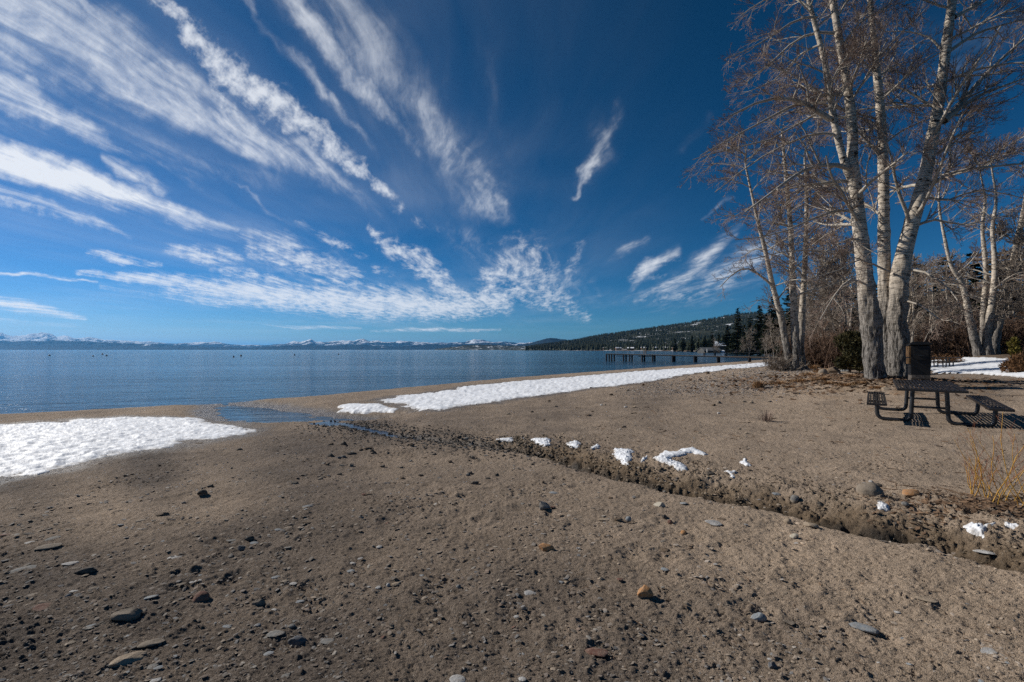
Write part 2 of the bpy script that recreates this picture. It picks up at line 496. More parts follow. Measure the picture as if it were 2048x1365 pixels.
def ground_z(X, Y, full=True):
    X = np.asarray(X, float); Y = np.asarray(Y, float)
    z = carve(X, Y, g_smooth(X, Y), True)
    dist = np.hypot(X, Y)
    dry = sstep(LAKE + .02, LAKE + .12, z)
    fade = 1 / (1 + (dist / 30) ** 2)
    d, sg, par = seg_dist(X, Y, STREAM)
    sgd = -d * sg
    rough = .25 + 1.1 * np.exp(-((sgd - .85) / .7) ** 2) * sstep(5.0, 8.0, par) * np.interp(par, [8, 12, 16, 30], [1.2, 1.2, .8, .7]) + .8 * sstep(.45, .75, fbm(X, Y, .45, 2, 77) + .35) \
        + .6 * np.exp(-(((X + 2.2) / 1.6) ** 2 + ((Y - 8.2) / 1.3) ** 2))
    rough = np.clip(rough, 0, 1.7)
    h = .018 * fbm(X, Y, 2.6, 3, 50) + .015 * fbm(X, Y, 8, 4, 54, .6)
    b = fbm(X, Y, 9, 4, 60, .6)
    clod = (np.abs(b) ** .8) * .035 - .010
    h = h + rough * clod * .8
    w1, v1 = worley(X * 21 + .3 * vn2(X * 40, Y * 40, 3), Y * 21, 70)
    h = h + (sstep(.5, .12, w1) * .013 * (v1 > .62)) * (.4 + rough)
    w2, v2 = worley(X * 55, Y * 55, 71)
    h = h + (sstep(.5, .1, w2) * .0045 * (v2 > .5)) * sstep(9, 5, dist)
    h = h + .0042 * vn2(X * 90, Y * 90, 80) * sstep(8, 4, dist)
    cb = vn2(X * 34 + .6 * vn2(X * 60, Y * 60, 82), Y * 34, 81)
    h = h + .0085 * np.maximum(cb - .12, 0) * sstep(14, 5, dist) * (.6 + .8 * fbm(X, Y, .9, 2, 83))
    wet = sstep(.0, .18, D_of(par) - .02) * sstep(.22, .06, d)
    z = z + h * dry * fade * (1 - .6 * wet)
    if full:
        for cx, cy, r, dp in PRINTS:
            m = (np.abs(X - cx) < r * 2.4) & (np.abs(Y - cy) < r * 2.4)
            if m.any():
                q = ((X[m] - cx) ** 2 + (Y[m] - cy) ** 2) / (r * r)
                z[m] += -dp * np.exp(-q ** 1.5) + dp * .35 * np.exp(-((np.sqrt(q) - 1.4) / .35) ** 2)
    return z


def D_of(par):
    return np.interp(par, [0, 2, 4, 7, 9, 12, 30], [0, .04, .07, .11, .16, .2, .22])


def gz1(x, y):
    return float(ground_z(np.array([x]), np.array([y]), False)[0])


# ------------------------------------------------------------------ mesh helpers
def mesh_np(name, V, faces, mat=None, smooth=True, parent=None, attrs=None, link=True):
    """faces: list of (n,k) index arrays"""
    me = bpy.data.meshes.new(name)
    V = np.asarray(V, np.float32)
    me.vertices.add(len(V)); me.vertices.foreach_set('co', V.ravel())
    faces = [np.asarray(f, np.int32) for f in (faces if isinstance(faces, list) else [faces]) if len(f)]
    idx = np.concatenate([f.ravel() for f in faces])
    tot = np.concatenate([np.full(len(f), f.shape[1], np.int32) for f in faces])
    st = np.concatenate([[0], np.cumsum(tot)[:-1]]).astype(np.int32)
    me.loops.add(len(idx)); me.loops.foreach_set('vertex_index', idx)
    me.polygons.add(len(tot)); me.polygons.foreach_set('loop_start', st); me.polygons.foreach_set('loop_total', tot)
    me.polygons.foreach_set('use_smooth', np.full(len(tot), smooth))
    for k, a in (attrs or {}).items():
        a = np.asarray(a, np.float32)
        if a.ndim == 2:
            c = me.color_attributes.new(k, 'FLOAT_COLOR', 'POINT')
            if a.shape[1] == 3: a = np.hstack([a, np.ones((len(a), 1), np.float32)])
            c.data.foreach_set('color', a.ravel())
        else:
            c = me.attributes.new(k, 'FLOAT', 'POINT'); c.data.foreach_set('value', a)
    me.update(calc_edges=True); me.validate()
    if mat: me.materials.append(mat)
    if not link: return me
    o = bpy.data.objects.new(name, me)
    COL.objects.link(o)
    if parent is not None: o.parent = parent
    return o


def tag(o, label=None, cat=None, group=None, kind=None):
    if label: o['label'] = label
    if cat: o['category'] = cat
    if group: o['group'] = group
    if kind: o['kind'] = kind
    return o


def empty(name, loc, rz=0.0):
    o = bpy.data.objects.new(name, None)
    o.empty_display_size = .1
    COL.objects.link(o); o.location = loc; o.rotation_euler = (0, 0, rz)
    return o


def copy_tree(o, parent=None):
    c = o.copy(); COL.objects.link(c); c.parent = parent
    for ch in list(o.children): copy_tree(ch, c)
    return c


class MB:
    """collects polygons of many shapes into one mesh"""
    def __init__(self):
        self.V = []; self.Fq = []; self.n = 0; self.Ft = []

    def add(self, V, F4=None, F3=None):
        self.V.append(np.asarray(V, float))
        if F4 is not None and len(F4): self.Fq.append(np.asarray(F4) + self.n)
        if F3 is not None and len(F3): self.Ft.append(np.asarray(F3) + self.n)
        self.n += len(V)

    def box(self, c, s, rot=None, taper=1.0):
        x, y, z = [q / 2 for q in s]
        v = np.array([(-x, -y, -z), (x, -y, -z), (x, y, -z), (-x, y, -z), (-x * taper, -y * taper, z), (x * taper, -y * taper, z), (x * taper, y * taper, z), (-x * taper, y * taper, z)])
        if rot is not None: v = v @ np.array(rot.to_matrix() if hasattr(rot, 'to_matrix') else rot).T
        self.add(v + np.array(c), [(0, 3, 2, 1), (4, 5, 6, 7), (0, 1, 5, 4), (1, 2, 6, 5), (2, 3, 7, 6), (3, 0, 4, 7)])
        return self

    def tube(self, P, R, sides=8, cap=True):
        V, Fc = tubes(np.array([P], float), np.array([R], float) if np.ndim(R) else np.full((1, len(P)), R), sides)
        n = len(P)
        self.add(V, Fc)
        if cap:
            V = V.reshape(n, sides, 3)
            for k, flip in ((0, True), (n - 1, False)):
                ring = list(range(sides))
                cen = V[k].mean(0)
                vv = np.vstack([V[k], [cen]])
                f = [(a, (a + 1) % sides, sides) if not flip else ((a + 1) % sides, a, sides) for a in ring]
                self.add(vv, None, f)
        return self

    def build(self, name, mat, parent=None, smooth=False):
        fs = []
        if self.Fq: fs.append(np.vstack(self.Fq))
        if self.Ft: fs.append(np.vstack(self.Ft))
        return mesh_np(name, np.vstack(self.V), fs, mat, smooth, parent)


def tubes(P, R, sides):
    """P (N,K,3), R (N,K) -> verts and quads of N open tubes"""
    P = np.asarray(P, float)
    N_, K, _ = P.shape
    T = np.empty_like(P)
    T[:, 1:-1] = P[:, 2:] - P[:, :-2]; T[:, 0] = P[:, 1] - P[:, 0]; T[:, -1] = P[:, -1] - P[:, -2]
    T /= np.maximum(np.linalg.norm(T, axis=2, keepdims=True), 1e-9)
    up = np.zeros((N_, 3))
    t0 = T[:, 0]
    up[:, 0] = 1.0
    par = np.abs(t0[:, 0]) > .9
    up[par] = (0, 1, 0)
    A = np.empty_like(P)
    a = np.cross(t0, up); a /= np.linalg.norm(a, axis=1, keepdims=True)
    for k in range(K):
        a = a - T[:, k] * np.sum(a * T[:, k], axis=1, keepdims=True)
        a = a / np.maximum(np.linalg.norm(a, axis=1, keepdims=True), 1e-9)
        A[:, k] = a
    B = np.cross(T, A)
    an = np.arange(sides) * (2 * math.pi / sides)
    ring = (A[:, :, None, :] * np.cos(an)[None, None, :, None] + B[:, :, None, :] * np.sin(an)[None, None, :, None]) * np.asarray(R)[:, :, None, None]
    V = (P[:, :, None, :] + ring).reshape(-1, 3)
    i = np.arange(N_)[:, None, None] * K * sides; k = np.arange(K - 1)[None, :, None] * sides; j = np.arange(sides)[None, None, :]
    j2 = (j + 1) % sides
    q = np.stack([i + k + j, i + k + j2, i + k + sides + j2, i + k + sides + j], -1).reshape(-1, 4)
    return V, q


# ------------------------------------------------------------------ materials
def material(name, build):
    m = bpy.data.materials.new(name)
    m.use_nodes = True
    t = m.node_tree; t.nodes.clear()
    N = NT(t)
    p = N.n('ShaderNodeBsdfPrincipled'); o = N.n('ShaderNodeOutputMaterial')
    t.links.new(p.outputs[0], o.inputs[0])
    build(N, p, o)
    return m


def obco(N):
    return N.n('ShaderNodeTexCoord').outputs['Object']


def simple(name, c1, c2, scale, rough=.8, bump=.3, bscale=None, detail=6, dist=.02, spec=.3, metallic=0.0, stretch=(1, 1, 1)):
    def b(N, p, o):
        v = N.scale(obco(N), stretch)
        n = N.noise(v, scale, detail, .6)
        N.set(p, 'Base Color', N.mix(N.rng(n, .3, .7), (*c1, 1), (*c2, 1)))
        N.set(p, 'Roughness', rough); N.set(p, 'Specular IOR Level', spec); N.set(p, 'Metallic', metallic)
        if bump:
            bm = N.n('ShaderNodeBump'); N.set(bm, 'Strength', bump); N.set(bm, 'Distance', dist)
            N.set(bm, 'Height', N.noise(v, bscale or scale * 3, detail, .65)); N.set(p, 'Normal', bm)
    return material(name, b)


def m_ground(N, p, o):
    geo = N.n('ShaderNodeNewGeometry').outputs['Position']
    vc = N.n('ShaderNodeVertexColor', layer_name='tone').outputs[0]
    wet = N.n('ShaderNodeAttribute', attribute_name='wet').outputs['Fac']
    n1 = N.noise(geo, 2.2, 6, .6)
    n2 = N.noise(geo, 28, 6, .7)
    n3 = N.noise(geo, 160, 4, .7)
    k = N.math('ADD', N.rng(n1, .3, .7, .84, 1.14), N.rng(n2, .3, .7, -.22, .22))
    k = N.math('ADD', k, N.rng(n3, .3, .7, -.30, .34))
    mul = N.n('ShaderNodeVectorMath', operation='SCALE'); N.set(mul, 0, vc); N.set(mul, 'Scale', k)
    col = mul.outputs[0]
    # grit: tiny stones of many tones
    vo = N.n('ShaderNodeTexVoronoi'); N.set(vo, 'Vector', geo); N.set(vo, 'Scale', 130); N.set(vo, 'Randomness', 1.0)
    sp = N.n('ShaderNodeSeparateColor'); N.set(sp, 0, vo.outputs['Color'])
    sel = N.math('MULTIPLY', N.rng(sp.outputs[0], .62, .68), N.rng(vo.outputs['Distance'], .46, .34))
    grit = N.n('ShaderNodeValToRGB'); N.set(grit, 0, sp.outputs[1])
    cr = grit.color_ramp
    cr.elements[0].position = 0; cr.elements[0].color = (.03, .028, .027, 1)
    cr.elements[1].position = 1; cr.elements[1].color = (.42, .38, .33, 1)
    e = cr.elements.new(.45); e.color = (.10, .085, .07, 1)
    e = cr.elements.new(.75); e.color = (.22, .19, .16, 1)
    dry = N.math('SUBTRACT', 1.0, wet, clamp=True)
    col = N.mix(N.math('MULTIPLY', N.math('MULTIPLY', sel, .75), dry), col, grit.outputs[0])
    vo2 = N.n('ShaderNodeTexVoronoi'); N.set(vo2, 'Vector', geo); N.set(vo2, 'Scale', 48)
    sp2 = N.n('ShaderNodeSeparateColor'); N.set(sp2, 0, vo2.outputs['Color'])
    sel2 = N.math('MULTIPLY', N.rng(sp2.outputs[0], .86, .90), N.rng(vo2.outputs['Distance'], .36, .28))
    col = N.mix(N.math('MULTIPLY', sel2, .55), col, grit.outputs[0])
    wm = N.n('ShaderNodeVectorMath', operation='SCALE'); N.set(wm, 0, col); N.set(wm, 'Scale', N.rng(wet, 0, 1, 1.0, .40))
    N.set(p, 'Base Color', wm.outputs[0])
    N.set(p, 'Roughness', N.rng(wet, 0, 1, .95, .42)); N.set(p, 'Specular IOR Level', N.rng(wet, 0, 1, .08, .4))
    hgt = N.math('ADD', N.math('MULTIPLY', n3, .55), N.math('MULTIPLY', n2, .8))
    hgt = N.math('ADD', hgt, N.math('MULTIPLY', sel, .35)); hgt = N.math('ADD', hgt, N.math('MULTIPLY', sel2, .6))
    b = N.n('ShaderNodeBump'); N.set(b, 'Strength', 1.0); N.set(b, 'Distance', .03); N.set(b, 'Height', hgt)
    N.set(p, 'Normal', b)


M = {}
M['ground'] = material('sand_and_grit', m_ground)


def m_snow(N, p, o):
    geo = N.n('ShaderNodeNewGeometry').outputs['Position']
    n = N.noise(geo, 5, 7, .65); n2 = N.noise(geo, 40, 4, .6)
    dirt = N.rng(N.noise(geo, 1.6, 8, .7), .60, .78)
    c = N.mix(N.rng(n, .3, .7), (.72, .74, .78, 1), (.84, .85, .87, 1))
    thin = N.n('ShaderNodeAttribute', attribute_name='thin').outputs['Fac']
    icy = N.math('MULTIPLY', thin, N.rng(N.noise(geo, 11, 6, .7), .38, .62, .15, .85))
    N.set(p, 'Base Color', N.mix(N.math('MAXIMUM', N.math('MULTIPLY', dirt, .45), icy), c, (.36, .32, .275, 1)))
    N.set(p, 'Roughness', .6); N.set(p, 'Specular IOR Level', .25)
    b = N.n('ShaderNodeBump'); N.set(b, 'Strength', .5); N.set(b, 'Distance', .03); N.set(b, 'Height', N.math('ADD', n, N.math('MULTIPLY', n2, .3)))
    N.set(p, 'Normal', b)


M['snow'] = material('old_snow', m_snow)


def m_lake(N, p, o):
    geo = N.n('ShaderNodeNewGeometry').outputs['Position']
    # wavelets run roughly parallel with the shore
    v = N.scale(geo, (1, 1, 1), rot=(0, 0, R_(-8)))
    swell = N.noise(N.scale(v, (.03, .16, 1)), 1.0, 3, .55, .3)
    big = N.noise(N.scale(v, (.15, .6, 1)), 1.0, 4, .62, .5)
    mid = N.noise(N.scale(v, (.7, 2.6, 1)), 1.0, 4, .62, .4)
    sm = N.noise(N.scale(v, (2.4, 12, 1)), 1.0, 3, .55)
    patch = N.noise(N.scale(v, (.010, .09, 1)), 1.0, 6, .65)
    h = N.math('ADD', N.math('MULTIPLY', big, .62), N.math('ADD', N.math('MULTIPLY', mid, .26), N.math('MULTIPLY', sm, .03)))
    h = N.math('ADD', N.math('MULTIPLY', h, N.rng(patch, .35, .65, .55, 1.5)), N.math('MULTIPLY', swell, .9))
    b = N.n('ShaderNodeBump'); N.set(b, 'Strength', 1.0); N.set(b, 'Distance', .40); N.set(b, 'Height', h)
    N.set(p, 'Normal', b)
    N.set(p, 'Base Color', (.028, .060, .092, 1)); N.set(p, 'Roughness', .08); N.set(p, 'IOR', 1.333)
    N.set(p, 'Specular IOR Level', .5)


M['lake'] = material('lake_water', m_lake)


def m_brook(N, p, o):
    geo = N.n('ShaderNodeNewGeometry').outputs['Position']
    b = N.n('ShaderNodeBump'); N.set(b, 'Strength', .5); N.set(b, 'Distance', .02); N.set(b, 'Height', N.noise(geo, 14, 4, .6))
    N.set(p, 'Normal', b)
    N.set(p, 'Base Color', (.022, .018, .013, 1)); N.set(p, 'Roughness', .08); N.set(p, 'IOR', 1.333)


M['brook'] = material('brook_water', m_brook)

ROCKC = {
    'grey': ((.11, .11, .11), (.22, .22, .21)), 'dark': ((.022, .020, .020), (.06, .055, .05)), 'slate': ((.05, .055, .065), (.11, .12, .135)),
    'blue grey': ((.16, .18, .20), (.30, .32, .33)), 'light grey': ((.33, .32, .31), (.48, .47, .45)), 'taupe': ((.13, .105, .08), (.24, .20, .16)),
    'tan': ((.24, .185, .13), (.38, .30, .22)), 'orange': ((.30, .13, .045), (.46, .26, .12)), 'reddish': ((.10, .045, .032), (.18, .09, .07)),
    'cream': ((.40, .36, .28), (.55, .50, .42)), 'brown': ((.06, .04, .026), (.14, .095, .06)),
}
for k, (a, b_) in ROCKC.items():
    def _rb(N, p, o, a=a, b_=b_):
        v = obco(N)
        c = N.mix(N.rng(N.noise(v, 14, 7, .65), .32, .68), (*a, 1), (*b_, 1))
        vein = N.rng(N.noise(N.scale(v, (30, 30, 90)), 1.0, 4, .6, 1.5), .60, .66)
        c = N.mix(N.math('MULTIPLY', vein, .35), c, (.38, .35, .31, 1))
        nz = N.n('ShaderNodeSeparateXYZ'); N.set(nz, 0, N.n('ShaderNodeNewGeometry').outputs['Normal'])
        zz = N.n('ShaderNodeSeparateXYZ'); N.set(zz, 0, v)
        dust = N.math('MULTIPLY', N.rng(N.noise(v, 45, 6, .7), .42, .66), .55)
        low = N.rng(zz.outputs[2], .004, -.010, 0, .8)          # sand stuck to the foot of the stone
        c = N.mix(N.math('MAXIMUM', dust, low), c, (.25, .20, .15, 1))
        N.set(p, 'Base Color', c); N.set(p, 'Roughness', .9); N.set(p, 'Specular IOR Level', .2)
        bm = N.n('ShaderNodeBump'); N.set(bm, 'Strength', .7); N.set(bm, 'Distance', .008); N.set(bm, 'Height', N.noise(v, 70, 7, .7)); N.set(p, 'Normal', bm)
    M['rock ' + k] = material('stone_' + k.replace(' ', '_'), _rb)


def m_gravel(N, p, o):
    vc = N.n('ShaderNodeVertexColor', layer_name='tone').outputs[0]
    n = N.noise(obco(N), 90, 4, .6)
    mul = N.n('ShaderNodeVectorMath', operation='SCALE'); N.set(mul, 0, vc); N.set(mul, 'Scale', N.rng(n, .3, .7, .75, 1.25))
    N.set(p, 'Base Color', mul.outputs[0]); N.set(p, 'Roughness', .85); N.set(p, 'Specular IOR Level', .2)


M['gravel'] = material('mixed_gravel', m_gravel)

S1_PX = [(-160, 862), (-60, 856), (0, 850), (70, 845), (130, 846), (150, 838), (250, 834), (330, 835), (410, 838), (440, 848), (480, 852), (508, 860), (480, 872), (430, 880),
                         (380, 884), (330, 896), (250, 908), (160, 930), (80, 948), (0, 958), (-80, 975), (-160, 990)]
S2_PX = [(752, 800), (800, 792), (870, 784), (930, 772), (1010, 765), (1100, 757), (1200, 749), (1300, 741), (1400, 735), (1480, 729), (1548, 724), (1560, 727), (1545, 732), (1500, 736),
                         (1440, 742), (1370, 750), (1330, 758), (1260, 768), (1200, 775), (1120, 787), (1040, 797), (980, 806), (920, 812), (880, 822), (820, 818), (790, 808)]

# ------------------------------------------------------------------ the ground sheet
rows = np.concatenate([np.linspace(-1.5, .85, 10), 1500.0 / (np.linspace(1720, 760, 760) - HZ)])
rows = rows[np.argsort(rows)]
rows = np.concatenate([rows, np.geomspace(rows[-1] * 1.02, 3600, 170)])
cols = np.linspace(-1.5, 1.5, 1560)
gY = np.repeat(rows[:, None], len(cols), 1)
gX = cols[None, :] * (gY + 2.0) * np.interp(gY, [0, 4, 40], [1.0, 1.0, 1.0])
Zg = ground_z(gX, gY)
ta = np.clip(tan_amount(gX, gY) + .26 * fbm(gX, gY, .8, 5, 90, .6), 0, 1)
dsh, ssh, _ = seg_dist(gX, gY, SHORE)
s_sh = dsh * ssh
dst, sst, pst = seg_dist(gX, gY, STREAM)
sgd = -dst * sst
grey = np.array([.126, .104, .089]); tanc = np.array([.485, .372, .273])
tone = grey + (tanc - grey) * ta[..., None]
# exposed soil on the cut bank, darker than the dry crust
bank = sstep(-.12, -.02, sgd + .05 * fbm(gX, gY, 4, 3, 91)) * sstep(.75, .3, sgd + .25 * fbm(gX, gY, 3, 3, 92)) * sstep(5, 9, pst) * (gY < 20)
tone = tone * (1 - bank[..., None]) + np.array([.215, .157, .105]) * bank[..., None]
damp = sstep(-.10, .0, sgd) * sstep(.34, .12, sgd + .16 * fbm(gX, gY, 5, 3, 99)) * sstep(5, 9, pst) * (gY < 20)
tone = tone * (1 - .6 * damp[..., None])
# forest floor far inland and on the opposite shore
inl = sstep(24, 34, s_sh + 3 * fbm(gX, gY, .2, 3, 93)) * sstep(20, 30, gY)
inl = np.maximum(inl, sstep(140, 220, gY) * sstep(2, 8, s_sh))
tone = tone * (1 - inl[..., None]) + np.array([.085, .058, .038]) * inl[..., None]
snf = inl * sstep(.05, .18, fbm(gX, gY, .02, 4, 94)) * sstep(250, 500, gY)
tone = tone * (1 - snf[..., None]) + np.array([.72, .73, .76]) * snf[..., None]
# straw-coloured dead grass round the trees
gr = np.exp(-(((gX - 14.0) / 4.5) ** 2 + ((gY - 15.8) / 2.6) ** 2)) * sstep(-.1, .3, fbm(gX, gY, 1.6, 4, 95))
tone = tone * (1 - .5 * gr[..., None]) + np.array([.30, .17, .075]) * .5 * gr[..., None]
wet = np.maximum(sstep(.30, .05, dst + .1 * fbm(gX, gY, 3, 3, 96)) * sstep(.5, 4, pst) * (gY < 20), sstep(LAKE + .13, LAKE + .03, Zg + .03 * fbm(gX, gY, 1.1, 3, 97)))
wet = np.maximum(wet, .7 * sstep(-1.3, .0, poly_sd(gX, gY, POOL) + .6 * fbm(gX, gY, .9, 3, 98)) * (gY < 26))
for pp in (S1_PX, S2_PX):
    mk = (gY < 70) & (gY > 4)
    pw = np.array([ray_ground(x, y, g_base) for x, y in pp])
    wet[mk] = np.maximum(wet[mk], .75 * sstep(-.7, -.1, poly_sd(gX[mk], gY[mk], pw) + .4 * fbm(gX[mk], gY[mk], 1.3, 3, 101)))
nr, nc = gX.shape
ii = (np.arange(nr - 1)[:, None] * nc + np.arange(nc - 1)[None, :]).ravel()
quads = np.stack([ii, ii + 1, ii + nc + 1, ii + nc], 1)
ground = mesh_np('ground', np.stack([gX, gY, Zg], -1).reshape(-1, 3), quads, M['ground'], True,
                 attrs={'tone': tone.reshape(-1, 3), 'wet': wet.ravel()})
tag(ground, kind='structure')
del gX, gY, Zg, tone, wet, quads, ii, ta, dsh, dst, sgd, bank

# ------------------------------------------------------------------ lake and brook
lv = []
LK = 58000
lake = mesh_np('lake_water', [(-LK, -2400, LAKE), (LK, -2400, LAKE), (LK, LK, LAKE), (-LK, LK, LAKE)], np.array([[0, 1, 2, 3]]), M['lake'], False)
tag(lake, kind='structure')

sp = STREAM[1:-1]
tt = np.linspace(0, len(sp) - 1, 300)
cx = np.interp(tt, range(len(sp)), sp[:, 0]); cy = np.interp(tt, range(len(sp)), sp[:, 1])
cz = g_base(cx, cy)
ker = np.ones(9) / 9
czp = np.convolve(np.pad(cz, 4, 'edge'), ker, 'valid') + .034
czp = np.maximum(czp, LAKE + .004)
tx, ty = np.gradient(cx), np.gradient(cy); tl = np.hypot(tx, ty)
wd = .10 + .03 * vn2(tt * 1.3, tt * 0, 5) + .25 * sstep(4, 0, tt)
V = np.concatenate([np.stack([cx - ty / tl * wd * s, cy + tx / tl * wd * s, czp], 1) for s in (-1, 0, 1)])
n = len(cx); i = np.arange(n - 1)
q = np.concatenate([np.stack([i + k * n, i + 1 + k * n, i + 1 + (k + 1) * n, i + (k + 1) * n], 1) for k in (0, 1)])
tag(mesh_np('stream_water', V, q, M['brook'], True), kind='structure')


# ------------------------------------------------------------------ snow
def snow_patch(name, poly_px, thick, edge, nz, step=1.6, dirt=0.0, seed=0, cup=.02, cupf=4.0, zf=None):
    P = np.array([ray_ground(x, y, g_base) for x, y in poly_px])
    # dense outline so that the world polygon follows the seen one
    y0, y1 = max(P[:, 1].min() - edge, 1.5), P[:, 1].max() + edge
    u = P[:, 0] / P[:, 1]
    u0, u1 = u.min() - .02, u.max() + .02
    pyr = np.arange(HZ + F * 1.6 / y0 + 4, HZ + F * 1.6 / y1 - 1, -step * .6)
    Ys = 1456 / (pyr - HZ)
    if len(Ys) < 30: Ys = np.linspace(y0, y1, 60)
    us = np.linspace(u0, u1, max(20, int((u1 - u0) * F / step)))
    X, Y = np.meshgrid(us, Ys); X = X * Y
    sd = poly_sd(X, Y, P)
    sd = sd + nz * fbm(X, Y, .9 / max(edge, .05) * .35, 4, 200 + seed, .6)
    sd = sd + .45 * nz * fbm(X, Y, 1.1 / max(edge, .05), 4, 240 + seed, .65)
    t = sstep(0, edge, sd)
    gb = g_base(X, Y) if zf is None else .55 * g_base(X, Y) + .45 * ground_z(X, Y, False) + .004
    w, v = worley(X * cupf + .5 * vn2(X * cupf, Y * cupf, 8), Y * cupf * 1.3, 210 + seed)
    bump = cup * (1 - sstep(0, .75, w)) * -1.0 + cup * .8 * fbm(X, Y, cupf * 1.7, 4, 220 + seed)
    Z = gb - .035 * (1 - sstep(-.2 * edge, .25 * edge, sd)) + thick * t ** .6 + bump * sstep(0, .5, t)
    keep = sd > -.25 * edge
    nr, nc = X.shape
    kq = keep[:-1, :-1] & keep[1:, :-1] & keep[:-1, 1:] & keep[1:, 1:]
    ii = (np.arange(nr - 1)[:, None] * nc + np.arange(nc - 1)[None, :])[kq]
    if len(ii) == 0: return None
    q = np.stack([ii + nc, ii + nc + 1, ii + 1, ii], 1)
    used = np.unique(q); rm = np.zeros(nr * nc, int); rm[used] = np.arange(len(used))
    Vv = np.stack([X, Y, Z], -1).reshape(-1, 3)[used]
    c = Vv.mean(0); c[2] = Vv[:, 2].min()
    f = rm[q]
    a, b, c3 = Vv[f[0, 0]], Vv[f[0, 1]], Vv[f[0, 2]]
    if np.cross(b - a, c3 - a)[2] < 0: f = f[:, ::-1]
    o = mesh_np(name, Vv - c, f, M['snow'], True, attrs={'thin': (1 - sstep(0, .7, t)).ravel()[used]})
    o.location = c
    return o


s1 = snow_patch('snow', S1_PX, .045, .5, .5, 1.5, seed=1, cup=.034, cupf=3.4)
tag(s1, 'broad sheet of old pitted snow on the beach by the left water edge', 'snow', kind='stuff')
s2 = snow_patch('snow', S2_PX, .05, .5, .6, 1.5, seed=2, cup=.038, cupf=2.6)
tag(s2, 'long band of white snow running up the beach towards the docks', 'snow', kind='stuff')
s3 = snow_patch('snow', [(678, 812), (700, 808), (750, 809), (795, 818), (790, 826), (740, 829), (700, 828), (676, 826)], .05, .3, .25, 1.3, seed=3, cup=.015, cupf=4)
tag(s3, 'small low snow sheet just right of the blue shallow pool', 'snow', kind='stuff')
s4 = snow_patch('snow', [(1845, 738), (1860, 722), (1900, 722), (1925, 716), (1990, 716), (2060, 718), (2200, 722), (2200, 765), (2060, 758), (1990, 752), (1930, 748), (1870, 748)], .10, .5, .5, 1.5, seed=4, cup=.02, cupf=1.6)
tag(s4, 'snow lying in the clearing behind the picnic table', 'snow', kind='stuff')
s5 = snow_patch('snow', [(1855, 709), (1900, 707), (1935, 709), (1930, 712), (1860, 713)], .08, .5, .2, 1.0, seed=5, cup=.02, cupf=1)
if s5: tag(s5, 'thin snow strip in front of the right tree clump', 'snow', kind='stuff')
for k, (poly, lab) in enumerate([
    ([(1225, 900), (1268, 898), (1268, 918), (1255, 932), (1240, 930), (1228, 914)], 'triangular snow remnant on the stream bank, largest of those left of centre'),
    ([(1303, 917), (1330, 902), (1345, 905), (1365, 900), (1375, 910), (1350, 915), (1345, 922), (1372, 930), (1378, 944), (1355, 942), (1335, 930), (1318, 924)], 'hook shaped snow remnant, biggest one on the stream bank'),
    ([(1355, 899), (1385, 896), (1415, 908), (1412, 913), (1385, 907), (1362, 908)], 'thin curved snow arm right of the biggest snow remnant'),
    ([(1062, 880), (1080, 879), (1100, 876), (1103, 892), (1090, 897), (1070, 890)], 'oblong snow remnant on the bank, second in the row from the left'),
    ([(1132, 886), (1150, 882), (1163, 886), (1162, 896), (1140, 897), (1132, 893)], 'rounded snow remnant between the oblong and the triangular one'),
    ([(1180, 896), (1190, 890), (1202, 891), (1196, 897), (1182, 902)], 'tiny sliver of snow left of the triangular remnant'),
    ([(990, 879), (1008, 878), (1028, 876), (1030, 884), (1005, 884), (990, 883)], 'leftmost small snow remnant at the head of the stream bank'),
    ([(1280, 922), (1294, 910), (1298, 914), (1290, 924), (1280, 928)], 'narrow snow sliver between the triangular and hook shaped remnants'),
    ([(1445, 944), (1462, 944), (1474, 937), (1472, 955), (1466, 962), (1456, 950)], 'small star shaped snow remnant beside the dark stone'),
    ([(1478, 927), (1490, 918), (1498, 926), (1508, 934), (1490, 934)], 'small pointed snow remnant just right of the star shaped one'),
    ([(1754, 1012), (1758, 1004), (1768, 1008), (1777, 1014), (1772, 1020), (1756, 1020)], 'small snow lump under the large half-buried stone'),
    ([(1920, 1052), (1935, 1042), (1960, 1048), (1985, 1046), (1995, 1040), (1996, 1056), (1975, 1062), (1968, 1072), (1940, 1066)], 'snow lump below the yellow willow shoots'),
    ([(2003, 1046), (2030, 1050), (2048, 1056), (2030, 1060), (2006, 1054)], 'dirty thin snow strip at the right edge below the willow'),
    ([(1668, 1206), (1680, 1207), (1692, 1216), (1690, 1220), (1676, 1212)], 'sliver of snow on the open sand in the right foreground'),
    ([(42, 945), (80, 940), (108, 943), (70, 952), (40, 953)], 'small loose snow slab at the lower edge of the left snow sheet'),
    ([(1040, 877), (1048, 875), (1052, 880), (1044, 882)], 'speck of snow just left of the oblong remnant'),
]):
    o = snow_patch('snow_patch', poly, -.0 + (.030 if k < 14 else .02), .10, .07, 1.0, seed=20 + k, cup=.004, cupf=7, zf=1)
    if o: tag(o, lab, 'snow patch', 'small snow remnants left on the beach')


# ------------------------------------------------------------------ stones
def ico(sub):
    import bmesh
    bm = bmesh.new(); bmesh.ops.create_icosphere(bm, subdivisions=sub, radius=1)
    V = np.array([v.co[:] for v in bm.verts]); Fc = np.array([[v.index for v in f.verts] for f in bm.faces]); bm.free()
    return V, Fc


ICO1, ICO2, ICO3, ICO4 = ico(1), ico(2), ico(3), ico(4)


